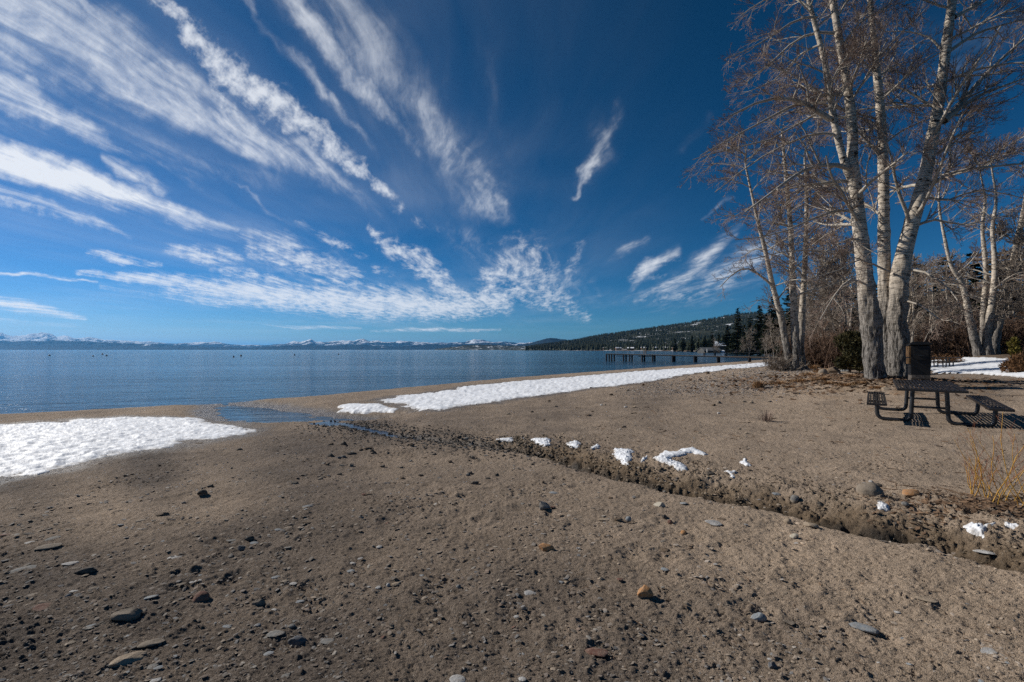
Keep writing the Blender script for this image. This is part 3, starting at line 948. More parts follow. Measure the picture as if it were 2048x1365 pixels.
def stone(seed, size, shape='chunky', sub=3):
    V, Fc = {1: ICO1, 2: ICO2, 3: ICO3, 4: ICO4}[sub]
    rs = np.random.RandomState(seed)
    V = V.copy()
    cuts, depth = {'chunky': (10, (.55, .85)), 'flat': (8, (.6, .9)), 'round': (3, (.85, .95)), 'wedge': (7, (.4, .75)), 'long': (7, (.65, .9))}[shape]
    for _ in range(cuts):
        nrm = rs.normal(size=3); nrm /= np.linalg.norm(nrm)
        d = rs.uniform(*depth)
        q = V @ nrm
        V = V - np.outer(np.maximum(q - d, 0) * .97, nrm)
    o_ = rs.uniform(0, 50, 3)
    nz = vn3(V[:, 0] * 1.5 + o_[0], V[:, 1] * 1.5 + o_[1], V[:, 2] * 1.5 + o_[2], 5) * .12 + vn3(V[:, 0] * 5 + o_[0], V[:, 1] * 5, V[:, 2] * 5, 6) * .035
    V *= (1 + nz)[:, None]
    ext = V.max(0) - V.min(0)
    V = (V - (V.max(0) + V.min(0)) / 2) / ext * np.array(size)
    if shape == 'wedge':
        V[:, 2] *= 1 + .5 * V[:, 0] / size[0]
    return V, Fc


ROCKS = [  # px, py, width px, height px, colour, shape, label
    (1290, 1191, 36, 32, 'orange', 'chunky', 'blocky orange-tan rock alone on brown sand, largest orange one in the foreground'),
    (1093, 1097, 36, 24, 'orange', 'wedge', 'wedge shaped orange-brown rock near the middle of the foreground'),
    (1060, 1184, 30, 13, 'light grey', 'flat', 'smooth light grey oval pebble below the orange-brown wedge'),
    (402, 1198, 34, 26, 'reddish', 'round', 'round dark red-brown cobble in the left foreground'),
    (250, 1232, 62, 34, 'taupe', 'long', 'large pointed taupe stone, longest on the left foreground'),
    (172, 1142, 44, 19, 'dark', 'long', 'smooth blackish oblong stone in the far left foreground'),
    (256, 1318, 66, 34, 'tan', 'flat', 'broad flat tan slab sunk in the sand at bottom left'),
    (303, 1288, 50, 20, 'taupe', 'flat', 'long flat taupe shard just right of the broad tan slab'),
    (594, 1281, 42, 26, 'slate', 'long', 'dark slate stone with a pale vein at bottom left of centre'),
    (552, 1269, 40, 15, 'grey', 'flat', 'flat grey shard left of the dark slate stone'),
    (584, 1258, 14, 9, 'grey', 'round', 'small grey pebble just above the dark slate stone'),
    (655, 1281, 32, 14, 'grey', 'flat', 'flat pale shard right of the dark slate stone'),
    (517, 1204, 28, 18, 'taupe', 'long', 'slanting taupe stone right of the red-brown cobble'),
    (548, 1216, 16, 9, 'light grey', 'flat', 'small pale chip beside the slanting taupe stone'),
    (515, 1249, 14, 14, 'light grey', 'flat', 'upright pale chip above the flat grey shard'),
    (97, 1095, 46, 14, 'taupe', 'flat', 'long flat shard at the far left with dark underside'),
    (498, 1078, 22, 14, 'dark', 'wedge', 'black jagged stone with a grey flake leaning on it'),
    (483, 1097, 18, 14, 'slate', 'long', 'slate pebble under the black jagged stone'),
    (509, 1085, 18, 7, 'blue grey', 'flat', 'blue-grey flake touching the black jagged stone'),
    (406, 989, 20, 16, 'dark', 'wedge', 'dark upright stone by the left light sand streak'),
    (421, 974, 14, 9, 'dark', 'wedge', 'small dark stone just behind the dark upright one'),
    (616, 1044, 28, 9, 'brown', 'flat', 'flat brown stone left of centre'),
    (615, 1014, 22, 10, 'blue grey', 'flat', 'blue-grey flat pebble above the flat brown stone'),
    (590, 968, 18, 8, 'dark', 'wedge', 'dark angular stone on the light brown slope left of centre'),
    (740, 990, 20, 8, 'brown', 'flat', 'low dark brown stone alone in the middle distance'),
    (949, 966, 20, 11, 'dark', 'wedge', 'black pyramid shaped stone below the stream head'),
    (1090, 1017, 24, 22, 'grey', 'chunky', 'upright grey rock left of the stream bend'),
    (1108, 985, 22, 9, 'blue grey', 'flat', 'flat blue-grey stone behind the upright grey rock'),
    (1319, 1010, 26, 16, 'cream', 'wedge', 'cream coloured wedge stone near the stream lip'),
    (1367, 1007, 18, 8, 'blue grey', 'flat', 'flat blue-grey stone right of the cream wedge'),
    (1208, 1038, 28, 10, 'tan', 'flat', 'pinkish flat stone beside the small blue pebble'),
    (1237, 1041, 18, 10, 'brown', 'chunky', 'brown pebble left of the small blue pebble'),
    (1257, 1039, 13, 13, 'blue grey', 'round', 'small round blue-grey pebble'),
    (1329, 1036, 12, 10, 'dark', 'round', 'small blackish pebble above its red-brown twin'),
    (1340, 1045, 11, 11, 'reddish', 'round', 'small red-brown round pebble below the cream wedge'),
    (1427, 1046, 36, 15, 'light grey', 'flat', 'flat light grey stone near the stream lip'),
    (1444, 1038, 22, 8, 'brown', 'flat', 'flat brown stone behind the flat light grey one'),
    (1367, 1067, 13, 11, 'orange', 'round', 'small ochre pebble between the light grey stone and the blocky rock'),
    (1740, 985, 50, 36, 'taupe', 'round', 'large rounded taupe stone half buried in the stream bank'),
    (1820, 988, 32, 20, 'orange', 'chunky', 'orange rock on the bank right of the large rounded stone'),
    (1756, 972, 16, 10, 'dark', 'round', 'small dark stone tucked behind the large rounded stone'),
    (1742, 964, 9, 7, 'light grey', 'round', 'tiny white pebble above the large rounded stone'),
    (1590, 999, 20, 20, 'grey', 'chunky', 'grey stone standing in the stream cut'),
    (1553, 984, 20, 12, 'blue grey', 'flat', 'blue-grey stone on the bank left of the grey one in the cut'),
    (1422, 947, 20, 10, 'dark', 'chunky', 'dark stone on the bank right of the hook shaped snow'),
    (1968, 1105, 36, 15, 'light grey', 'flat', 'whitish flat stone on the near stream lip at right'),
    (1517, 1236, 34, 24, 'blue grey', 'long', 'tilted blue-grey stone in the lower right foreground'),
    (1578, 1244, 26, 11, 'taupe', 'wedge', 'taupe wedge stone right of the tilted blue-grey one'),
    (1728, 1254, 56, 26, 'blue grey', 'flat', 'long flat blue-grey slab in the right foreground'),
    (1976, 1301, 34, 13, 'light grey', 'wedge', 'pale wedge stone near the bottom right corner'),
    (1545, 1330, 20, 18, 'slate', 'chunky', 'dark slate stone at the bottom right of centre'),
    (1540, 1318, 12, 9, 'light grey', 'flat', 'pale chip on top edge of the bottom dark slate stone'),
    (915, 1362, 36, 14, 'light grey', 'round', 'light grey cobble cut by the bottom edge left of centre'),
    (1045, 1363, 18, 9, 'light grey', 'round', 'pale pebble cut by the bottom edge at centre'),
    (310, 1361, 24, 12, 'light grey', 'flat', 'pale stone cut by the bottom edge at left'),
    (152, 1362, 22, 9, 'taupe', 'flat', 'pinkish stone cut by the bottom edge at far left'),
    (1193, 1303, 54, 24, 'reddish', 'flat', 'broad dull red slab flush with the sand at bottom centre'),
    (1848, 1196, 50, 14, 'tan', 'flat', 'long flat sand-coloured stone in the right foreground'),
    (1575, 1042, 16, 15, 'tan', 'chunky', 'tan stone, left one of the cluster below the stream lip'),
    (1622, 1052, 30, 14, 'tan', 'chunky', 'wide tan stone, right one of the cluster below the stream lip'),
    (1588, 1074, 18, 15, 'cream', 'chunky', 'pale chunky stone, lowest of the cluster below the stream lip'),
    (1646, 746, 18, 14, 'taupe', 'chunky', 'small boulder left of the two in front of the dark bush'),
    (1668, 744, 30, 18, 'brown', 'chunky', 'dark boulder with a split face in front of the dark bush'),
    (1688, 742, 24, 10, 'blue grey', 'flat', 'low grey boulder touching the split dark one'),
    (1632, 727, 12, 9, 'slate', 'round', 'slate stone at the foot of the middle tree clump'),
    (1415, 747, 9, 9, 'brown', 'chunky', 'single dark stone sitting on the snow band'),
    (662, 911, 16, 10, 'dark', 'wedge', 'dark pointed stone, lower left of the group at the stream mouth'),
    (687, 889, 16, 12, 'dark', 'wedge', 'tall dark pointed stone at the stream mouth'),
    (703, 908, 22, 8, 'dark', 'wedge', 'low dark stone right of the lower left pointed one'),
    (735, 898, 24, 8, 'brown', 'flat', 'flat brown stone in the stream mouth group'),
    (748, 907, 14, 7, 'dark', 'wedge', 'dark chip, lowest in the stream mouth group'),
    (824, 892, 12, 9, 'brown', 'wedge', 'brown pointed stone right of the stream mouth group'),
    (480, 900, 16, 6, 'dark', 'wedge', 'lone dark stone on the dark sand below the left snow sheet'),
    (396, 886, 20, 5, 'brown', 'flat', 'flat brown stone at the snow edge'),
    (773, 967, 18, 8, 'slate', 'flat', 'slate flake in the middle distance left of centre'),
    (702, 1143, 18, 9, 'blue grey', 'flat', 'blue-grey flake in the centre left foreground'),
    (704, 1126, 16, 6, 'light grey', 'flat', 'thin pale flake just above the blue-grey one'),
    (793, 1166, 22, 14, 'tan', 'flat', 'pinkish tan pebble beside a grey chip'),
    (776, 1169, 9, 12, 'light grey', 'round', 'narrow grey chip beside the pinkish pebble'),
    (917, 1174, 12, 10, 'grey', 'round', 'small dark-sided grey pebble left of the oval pebble'),
    (10, 1069, 26, 9, 'reddish', 'flat', 'red-brown stone at the left edge'),
    (64, 1188, 24, 9, 'taupe', 'flat', 'pale stone low on the left edge'),
    (88, 1215, 40, 9, 'reddish', 'flat', 'thin red-brown shard left of the large pointed stone'),
    (180, 1253, 22, 11, 'blue grey', 'flat', 'blue-grey flake below left of the large pointed stone'),
    (302, 1194, 30, 12, 'blue grey', 'flat', 'blue-grey streaky stone left of the red-brown cobble'),
    (140, 1127, 30, 9, 'light grey', 'flat', 'pale flat shard above the blackish oblong stone'),
    (44, 1140, 44, 14, 'grey', 'flat', 'broad pale grey shard at the far left'),
    (325, 1030, 26, 10, 'brown', 'wedge', 'brown leaning shard on the left slope'),
    (284, 1040, 24, 8, 'taupe', 'flat', 'taupe shard left of the brown leaning one'),
    (236, 1022, 22, 8, 'brown', 'flat', 'flat dark brown shard below the light streak at left'),
    (106, 1077, 28, 10, 'grey', 'flat', 'grey shard just above the long flat far left one'),
    (62, 1069, 24, 8, 'dark', 'flat', 'dark shard between the red-brown edge stone and the grey shard'),
    (350, 1112, 28, 8, 'light grey', 'flat', 'thin pale shard on the left slope above the taupe one'),
    (395, 1070, 20, 8, 'taupe', 'flat', 'taupe chip between the brown leaning shard and the black jagged stone'),
    (1122, 1164, 14, 8, 'blue grey', 'flat', 'blue-grey chip right of the light grey oval pebble'),
    (1330, 1137, 18, 13, 'blue grey', 'flat', 'faint blue-grey chip above the blocky orange rock'),
    (1240, 1163, 16, 8, 'reddish', 'flat', 'red-brown chip left above the blocky orange rock'),
    (1328, 1099, 24, 9, 'brown', 'flat', 'dark brown flat stone above right of the orange-brown wedge'),
    (1157, 1097, 12, 5, 'light grey', 'flat', 'white chip right of the orange-brown wedge'),
    (1177, 831, 16, 7, 'brown', 'flat', 'dark flat stone on the pale beach above the snow remnants'),
    (1438, 806, 10, 7, 'taupe', 'chunky', 'left one of two pale stones on the beach slope'),
    (1503, 806, 10, 6, 'tan', 'chunky', 'right one of two pale stones on the beach slope'),
    (1772, 779, 16, 9, 'tan', 'chunky', 'sandy stone on the ground just left of the picnic table top'),
    (1810, 1010, 14, 10, 'grey', 'round', 'small grey cobble in the stream cut under the orange rock'),
    (1640, 1008, 12, 10, 'dark', 'round', 'blackish cobble in the wall of the stream cut'),
]


def put_stone(px, py, w, h, colr, shape, seed, sub=3):
    x, y = ray_ground(px, py + h * .15, g_base)
    k = y / F
    W = w * k * .9
    view = max(.12, 1.6 / math.hypot(1.6, y))
    rs = np.random.RandomState(seed)
    asp = {'flat': rs.uniform(.55, .8), 'chunky': .85, 'round': .9, 'wedge': .7, 'long': .5}[shape]
    D = W * asp
    hh = max(h * k - D * view * .55, W * .14) * {'flat': .8, 'round': 1.0}.get(shape, 1.0)
    hh = min(hh, W * .85) * {'flat': .62, 'long': .85, 'wedge': .9}.get(shape, .95)
    V, Fc = stone(seed, (W, D, hh * 1.25), shape, sub)
    a = rs.uniform(-.35, .35) + math.atan2(-x, y) * .5
    c, s = math.cos(a), math.sin(a)
    V = V @ np.array([[c, -s, 0], [s, c, 0], [0, 0, 1]]).T
    til = rs.uniform(-.12, .12, 2)
    V[:, 2] += V[:, 0] * til[0] + V[:, 1] * til[1]
    o = mesh_np('stone', V, Fc, M['rock ' + colr], True)
    z = gz1(x, y)
    o.location = (x, y, z + hh * {'flat': .18, 'long': .15, 'round': .22}.get(shape, .2))
    try:
        o.data.set_sharp_from_angle(angle=R_(24))
    except Exception:
        pass
    return o


for k, (px, py, w, h, c, shp, lab) in enumerate(ROCKS):
    o = put_stone(px, py, w, h, c, shp, 100 + k, 4 if w > 30 else 3)
    if w > 30 and o.location.y > 15: o.name = 'boulder'
    tag(o, lab, 'stone', 'stones scattered over the beach')

# more stones that nothing tells apart, by the area they lie in
AREAS = [
    ((0, 620, 1010, 1365), 80, (9, 24), ('grey', 'taupe', 'blue grey', 'slate', 'light grey', 'taupe'), 'flat', 'one of many small flat shards strewn over the dark gravelly sand at left', 'small shards on the left foreground'),
    ((640, 1000, 870, 960), 42, (6, 13), ('dark', 'brown', 'taupe', 'grey'), 'wedge', 'one of the small angular stones crowded round the stream mouth', 'stones round the stream mouth'),
    ((680, 1340, 960, 1365), 44, (5, 14), ('grey', 'tan', 'blue grey', 'brown', 'taupe', 'reddish', 'light grey'), 'chunky', 'one of the small pebbles dotted over the middle foreground sand', 'pebbles on the middle foreground'),
    ((1340, 2040, 1140, 1365), 26, (6, 14), ('tan', 'blue grey', 'light grey', 'taupe'), 'chunky', 'one of the small pebbles on the pale sand at lower right', 'pebbles on the right foreground'),
    ((1000, 1700, 780, 870), 34, (4, 10), ('taupe', 'tan', 'light grey', 'brown'), 'chunky', 'one of the small stones on the dry beach between snow band and stream', 'stones on the dry beach'),
]
rs = np.random.RandomState(4)
kk = 0
for (x0, x1, y0, y1), cnt, (w0, w1), cs, shp, lab, grp in AREAS:
    for _ in range(cnt):
        px, py = rs.uniform(x0, x1), rs.uniform(y0, y1)
        if shp == 'wedge' and py < 880 and px < 800: py += 20
        w = rs.uniform(w0, w1) * (.6 + .4 * (py - 780) / 585 if shp == 'flat' else 1)
        o = put_stone(px, py, w, w * rs.uniform(.3, .7) * (1 if shp != 'flat' else .6), cs[rs.randint(len(cs))], shp, 900 + kk, 2)
        tag(o, lab, 'stone', grp); kk += 1


def scatter_stones(name, XY, size, tones, flat, seed, label, sink=.3):
    """one mesh of countless small stones"""
    rs = np.random.RandomState(seed)
    n = len(XY)
    base = []
    for k in range(14):
        V, Fc = stone(3000 + k, (1, rs.uniform(.5, .95), rs.uniform(.25, .6)), ['chunky', 'flat', 'wedge'][k % 3], 1)
        base.append(V)
    base = np.array(base)
    pick = rs.randint(0, len(base), n)
    V = base[pick].copy()
    V[:, :, 2] *= flat
    V *= size[:, None, None]
    a = rs.uniform(0, 6.283, n); tl = rs.uniform(-.35, .35, (n, 2))
    c, s = np.cos(a)[:, None], np.sin(a)[:, None]
    x = V[:, :, 0] * c - V[:, :, 1] * s; y = V[:, :, 0] * s + V[:, :, 1] * c
    z = V[:, :, 2] + x * tl[:, :1] + y * tl[:, 1:]
    gz = ground_z(XY[:, 0], XY[:, 1], False)
    W = np.stack([x + XY[:, :1], y + XY[:, 1:2], z + (gz + size * flat * .12 * (1 - sink))[:, None]], -1)
    nv = base.shape[1]
    Fq = (ICO1[1][None] + (np.arange(n) * nv)[:, None, None]).reshape(-1, 3)
    tone = np.repeat(tones[:, None, :], nv, 1).reshape(-1, 3)
    o = mesh_np(name, W.reshape(-1, 3), Fq, M['gravel'], False, attrs={'tone': tone})
    tag(o, label, 'gravel', kind='stuff')
    return o


PAL = np.array([(.10, .09, .08), (.16, .135, .11), (.22, .18, .14), (.075, .07, .07), (.17, .175, .18), (.30, .28, .25), (.12, .10, .09), (.18, .13, .10), (.30, .24, .18), (.20, .20, .20)])


def rows_to_world(px, py, n):
    Ys = 1.62 * F / (py - HZ)
    return np.stack([(px - 1024) / F * Ys, Ys], 1)


rs = np.random.RandomState(21)
n = 62000
px = rs.uniform(-260, 2300, n); py = rs.uniform(805, 1480, n)
XY = rows_to_world(px, py, n)
ta_ = tan_amount(XY[:, 0], XY[:, 1])
dS, _, _ = seg_dist(XY[:, 0], XY[:, 1], STREAM)
cl = fbm(XY[:, 0], XY[:, 1], 1.1, 3, 300)
keep = rs.uniform(0, 1, n) < np.clip(.95 - 1.0 * ta_ + 1.7 * cl, .05, 1)
gb_ = g_base(XY[:, 0], XY[:, 1])
keep &= (gb_ > LAKE + .04)
for sp_px in ([(-300, 840), (510, 840), (510, 880), (0, 960), (-300, 990)],):
    ps = np.array([ray_ground(x, y, g_base) for x, y in sp_px])
    keep &= poly_sd(XY[:, 0], XY[:, 1], ps) < 0
XY = XY[keep]; ta_ = ta_[keep]; n = len(XY)
sz = (XY[:, 1] / F) * (1.7 + 11 * rs.uniform(0, 1, n) ** 5.0)
sz = np.clip(sz, .004, .05)
loc = np.array([.125, .107, .092]) + (np.array([.44, .34, .25]) - np.array([.125, .107, .092])) * ta_[:, None]
mixk = rs.uniform(.15, .8, (n, 1))
tn = (loc * mixk + PAL[rs.randint(0, len(PAL), n)] * (.8 + .5 * ta_)[:, None] * (1 - mixk)) * rs.uniform(.8, 1.25, (n, 1))
scatter_stones('gravel', XY, sz, tn, .42, 5, 'countless small stones and grit bedded in the beach sand')

n = 9000                       # the grey shingle bank below the middle trees
px = rs.uniform(1230, 1680, n); py = rs.uniform(728, 800, n)
XY = np.array([(0, 0)] * n, float)
Yc = np.geomspace(12, 60, 400)
uu = (px - 1024) / F
best = np.zeros(n)
zz = CAMZ + ((HZ - py) / F)[:, None] * Yc[None]
gg = g_smooth(uu[:, None] * Yc[None], np.repeat(Yc[None], n, 0))
ix = np.argmax(zz < gg, 1)
Yh = Yc[ix]
XY = np.stack([uu * Yh, Yh], 1)
w_ = np.exp(-((px - (1590 - (py - 738) * 4.0)) / (90 + (py - 728) * 1.6)) ** 2) * sstep(803, 775, py)
keep = (rs.uniform(0, 1, n) < w_) & (Yh > 12.5)
XY = XY[keep]; n = len(XY)
sz = XY[:, 1] / F * rs.uniform(1.6, 4.2, n)
tn = np.array([(.20, .18, .175), (.28, .26, .25), (.14, .12, .11), (.34, .31, .28), (.10, .09, .085)])[rs.randint(0, 5, n)] * rs.uniform(.8, 1.2, (n, 1))
scatter_stones('gravel', XY, sz, tn, .9, 6, 'grey shingle heaped in front of the middle tree clump')

n = 2600                       # cobbles in the mouth of the stream
t_ = rs.uniform(1.5, 8.5, n)
cxs = np.interp(t_, range(len(STREAM)), STREAM[:, 0]) + rs.normal(0, .55, n); cys = np.interp(t_, range(len(STREAM)), STREAM[:, 1]) + rs.normal(0, .35, n)
sz = cys / F * rs.uniform(2.0, 6.0, n) ** 1.05
tn = np.array([(.05, .045, .04), (.09, .075, .06), (.14, .12, .10), (.07, .07, .07)])[rs.randint(0, 4, n)] * rs.uniform(.8, 1.2, (n, 1))
scatter_stones('gravel', np.stack([cxs, cys], 1), sz, tn, 1.0, 7, 'dark cobbles and clods along the head of the stream')

n = 5200                       # clods of broken soil on the far bank
t_ = 6.5 + 15 * rs.uniform(0, 1, n) ** 1.7
i0 = np.clip(t_.astype(int), 0, len(STREAM) - 2); fr = t_ - i0
bx = STREAM[i0, 0] * (1 - fr) + STREAM[i0 + 1, 0] * fr; by = STREAM[i0, 1] * (1 - fr) + STREAM[i0 + 1, 1] * fr
dv = STREAM[i0 + 1] - STREAM[i0]; dv /= np.linalg.norm(dv, axis=1)[:, None]
off = np.abs(rs.normal(0, .55, n)) + .08
XYc = np.stack([bx - dv[:, 1] * off, by + dv[:, 0] * off], 1)
cl = fbm(XYc[:, 0], XYc[:, 1], 1.6, 3, 310)
kq = cl > -.05
XYc = XYc[kq]; n = len(XYc)
sz = XYc[:, 1] / F * rs.uniform(2.0, 8.0, n) * rs.uniform(.4, 1, n)
tn = np.array([(.17, .13, .09), (.22, .17, .12), (.12, .09, .06), (.27, .21, .15)])[rs.randint(0, 4, n)] * rs.uniform(.8, 1.15, (n, 1))
o = scatter_stones('soil_clods', XYc, sz, tn, 1.2, 8, 'crumbled brown soil clods along the far bank of the stream', .1)
o['category'] = 'soil'


# ------------------------------------------------------------------ bark, needles and other plant materials
def m_bark(N, p, o):
    v = obco(N)
    z = N.n('ShaderNodeSeparateXYZ'); N.set(z, 0, v)
    old = N.rng(N.math('ADD', z.outputs[2], N.math('MULTIPLY', N.noise(v, .9, 3, .6), 3.0)), 2.6, 6.8, 1, 0, smooth=True)
    fur = N.noise(N.scale(v, (15, 15, 2.6)), 1.0, 8, .62, 1.2)
    pale = N.mix(N.rng(N.noise(v, 3, 5, .6), .3, .7), (.41, .345, .27, 1), (.66, .575, .475, 1))
    lent = N.rng(N.noise(N.scale(v, (2.6, 2.6, 22)), 1.0, 6, .7, .5), .52, .58)
    knot = N.rng(N.noise(N.scale(v, (3.4, 3.4, 6.0)), 1.0, 5, .7),   .57, .62)
    pale = N.mix(N.math('MULTIPLY', lent, .75), pale, (.10, .08, .065, 1))
    pale = N.mix(knot, pale, (.045, .037, .032, 1))
    rough = N.mix(N.rng(fur, .40, .54), (.028, .025, .022, 1), (.25, .228, .205, 1))
    N.set(p, 'Base Color', N.mix(old, pale, rough))
    N.set(p, 'Roughness', .85); N.set(p, 'Specular IOR Level', .15)
    h = N.math('ADD', N.math('MULTIPLY', fur, N.math('ADD', N.math('MULTIPLY', old, 1.2), .12)), N.math('MULTIPLY', lent, -.15))
    b = N.n('ShaderNodeBump'); N.set(b, 'Strength', .8); N.set(b, 'Distance', .09); N.set(b, 'Height', h); N.set(p, 'Normal', b)


M['bark'] = material('aspen_bark', m_bark)
M['limb'] = simple('pale_limb_bark', (.26, .22, .18), (.50, .45, .38), 6, .85, .3, 20)
M['twig'] = simple('brown_twig_bark', (.13, .083, .062), (.34, .25, .20), 3, .8, 0)
M['grey twig'] = simple('grey_twig_bark', (.15, .12, .095), (.36, .30, .245), 1.5, .85, 0)
M['brush'] = simple('brown_brush_twigs', (.06, .036, .024), (.17, .105, .070), 1.5, .85, 0)
M['pine bark'] = simple('pine_bark', (.06, .04, .03), (.14, .09, .06), 4, .9, .4)


def m_leaf(c1, c2):
    def b(N, p, o):
        v = obco(N)
        geo = N.n('ShaderNodeNewGeometry')
        r = geo.outputs['Random Per Island']
        k = N.math('ADD', N.math('MULTIPLY', r, .6), N.math('MULTIPLY', N.rng(N.noise(v, .9, 4, .6), .35, .65), .5), clamp=True)
        N.set(p, 'Base Color', N.mix(k, (*c1, 1), (*c2, 1))); N.set(p, 'Roughness', .75); N.set(p, 'Specular IOR Level', .2)
    return b


M['needles'] = material('pine_needles', m_leaf((.008, .014, .007), (.036, .046, .020)))
M['juniper'] = material('juniper_sprays', m_leaf((.016, .018, .008), (.085, .070, .025)))
M['gold'] = material('yellow_green_cedar', m_leaf((.05, .050, .010), (.20, .155, .03)))
M['russet'] = material('russet_low_shrub', m_leaf((.05, .026, .012), (.17, .085, .035)))
M['straw'] = material('dry_grass', m_leaf((.20, .10, .045), (.42, .27, .14)))
M['willow'] = simple('willow_stem', (.36, .17, .025), (.52, .30, .05), 8, .5, 0)
M['willow red'] = simple('willow_tip', (.26, .075, .03), (.36, .13, .04), 8, .55, 0)
M['litter'] = material('dead_leaves', m_leaf((.06, .038, .026), (.24, .15, .09)))


# ------------------------------------------------------------------ bare trees
def Wp(px, py, Y):
    return np.array([(px - 1024) / F * Y, Y, CAMZ + (HZ - py) / F * Y])


def resample(P, n):
    """smooth curve through points (Catmull-Rom)"""
    P = np.asarray(P, float)
    Q = np.vstack([2 * P[0] - P[1], P, 2 * P[-1] - P[-2]])
    t = np.linspace(0, len(P) - 1 - 1e-9, n)
    i = t.astype(int); f = (t - i)[:, None]
    a, b, c, d = Q[i], Q[i + 1], Q[i + 2], Q[i + 3]
    return .5 * ((2 * b) + (-a + c) * f + (2 * a - 5 * b + 4 * c - d) * f ** 2 + (-a + 3 * b - 3 * c + d) * f ** 3)


def norm(v):
    return v / np.maximum(np.linalg.norm(v, axis=-1, keepdims=True), 1e-9)


def spawn(P, R, Mn, t0, t1, L0, L1, ang, K, rs, wig=.25, lift=0.0, rk=.6, rmin=.004, curl=0.0, minkeep=0.0):
    """children of each polyline; returns polylines and radii"""
    Nn, K0, _ = P.shape
    t = rs.uniform(t0, t1, (Nn, Mn))
    x = t * (K0 - 1); i = np.minimum(x.astype(int), K0 - 2); f = (x - i)[..., None]
    n_ = np.arange(Nn)[:, None]
    pos = P[n_, i] * (1 - f) + P[n_, i + 1] * f
    tan = norm(P[n_, i + 1] - P[n_, i])
    r = R[n_, i] * (1 - f[..., 0]) + R[n_, i + 1] * f[..., 0]
    plen = np.linalg.norm(np.diff(P, axis=1), axis=2).sum(1)[:, None]
    rnd = rs.normal(size=pos.shape)
    perp = norm(rnd - tan * (rnd * tan).sum(-1, keepdims=True))
    a = rs.uniform(ang * .7, ang * 1.25, (Nn, Mn))[..., None]
    d = norm(tan * np.cos(a) + perp * np.sin(a) + np.array([0, 0, lift]))
    L = rs.uniform(L0, L1, (Nn, Mn)) * (1 - .55 * t) * (plen if L1 < 1.0 and L0 < 0 else 1.0)
    pos = pos.reshape(-1, 3); d = d.reshape(-1, 3); L = np.abs(L).reshape(-1); r = np.maximum((r * rk).reshape(-1), rmin)
    out = np.empty((len(pos), K, 3)); out[:, 0] = pos
    st = L / (K - 1)
    for k in range(1, K):
        d = norm(d + rs.normal(size=d.shape) * wig + np.array([0, 0, curl]))
        out[:, k] = out[:, k - 1] + d * st[:, None]
    rr = r[:, None] * np.linspace(1, .38, K)[None]
    return out, np.maximum(rr, rmin * .7)


def trunk_mesh(P, R, base_z, sides=36, rings=220, furrow=.06, parent=None, origin=None, seed=0, name='trunk'):
    C_ = resample(P, rings); Rr = np.interp(np.linspace(0, 1, rings), np.linspace(0, 1, len(R)), R)
    V, q = tubes(C_[None], Rr[None], sides)
    V = V.reshape(rings, sides, 3)
    n = V - C_[:, None]
    n = n / np.linalg.norm(n, axis=2, keepdims=True)
    h = (C_[:, 2] - base_z)[:, None]
    w = np.repeat(h, sides, 1)
    old = sstep(5.6, 2.5, w)
    X, Y, Z = V[..., 0], V[..., 1], V[..., 2]
    f = vn3(X * 13 + seed, Y * 13, Z * 2.2, 1) + .5 * vn3(X * 26, Y * 26 + seed, Z * 4.5, 2)
    sw = vn3(X * 1.6, Y * 1.6, Z * 1.1 + seed, 3)
    k = vn3(X * 2.5, Y * 2.5, Z * 2.2 + seed, 4)
    disp = furrow * old * (f * .75) + Rr[:, None] * .10 * sw + .10 * Rr[:, None] * np.maximum(k - .55, 0) * 4
    V = V + n * disp[..., None]
    V = V.reshape(-1, 3)
    if origin is not None: V = V - np.array(origin)
    return mesh_np(name, V, q, M['bark'], True, parent)


def limb_polys(P, R, Mn, t0, t1, L0, L1, rs, dirbias=None, **kw):
    return spawn(P, R, Mn, t0, t1, L0, L1, kw.pop('ang', 1.05), kw.pop('K', 7), rs, **kw)


def crown(parent, origin, sets, twigmat='twig', limbmat='limb', dens=(8, 7, 4), lens=((.9, 2.0), (.4, .85), (.14, .34)), thick=1.0, seed=1):
    """sets: list of (P,R) arrays of limbs of equal point count; grows three orders of twigs"""
    rs = np.random.RandomState(seed)
    Lm = MB(); Tm = MB()
    for P, R in sets:
        V, q = tubes(P, R, 7); Lm.add(V, q)
        P2, R2 = spawn(P, R, dens[0], .15, .98, *lens[0], .72, 7, rs, wig=.10, lift=.06, rk=.5, rmin=.009 * thick, curl=.0)
        V, q = tubes(P2, R2, 4); Lm.add(V, q)
        P3, R3 = spawn(P2, R2, dens[1], .10, 1.0, *lens[1], .62, 5, rs, wig=.13, lift=.08, rk=.55, rmin=.006 * thick, curl=.03)
        V, q = tubes(P3, R3, 3); Tm.add(V, q)
        P4, R4 = spawn(P3, R3, dens[2], .15, 1.0, *lens[2], .65, 4, rs, wig=.14, lift=.15, rk=.8, rmin=.0055 * thick, curl=.10)
        R4 = R4.copy(); R4[:, -1] = .0085 * thick; R4[:, :-1] = np.minimum(R4[:, :-1], .006 * thick)
        V, q = tubes(P4, R4, 3); Tm.add(V, q)
    for m_, nm, mat in ((Lm, 'branches', limbmat), (Tm, 'twigs', twigmat)):
        VV = np.vstack(m_.V) - np.array(origin)
        mesh_np(nm, VV, [np.vstack(m_.Fq)], M[mat], True, parent)


def px_limb(pts, Y0, Y1, r, K=7):
    P = [Wp(a, b, Y0 + (Y1 - Y0) * i / (len(pts) - 1)) for i, (a, b) in enumerate(pts)]
    return resample(P, K), np.linspace(r, r * .25, K)


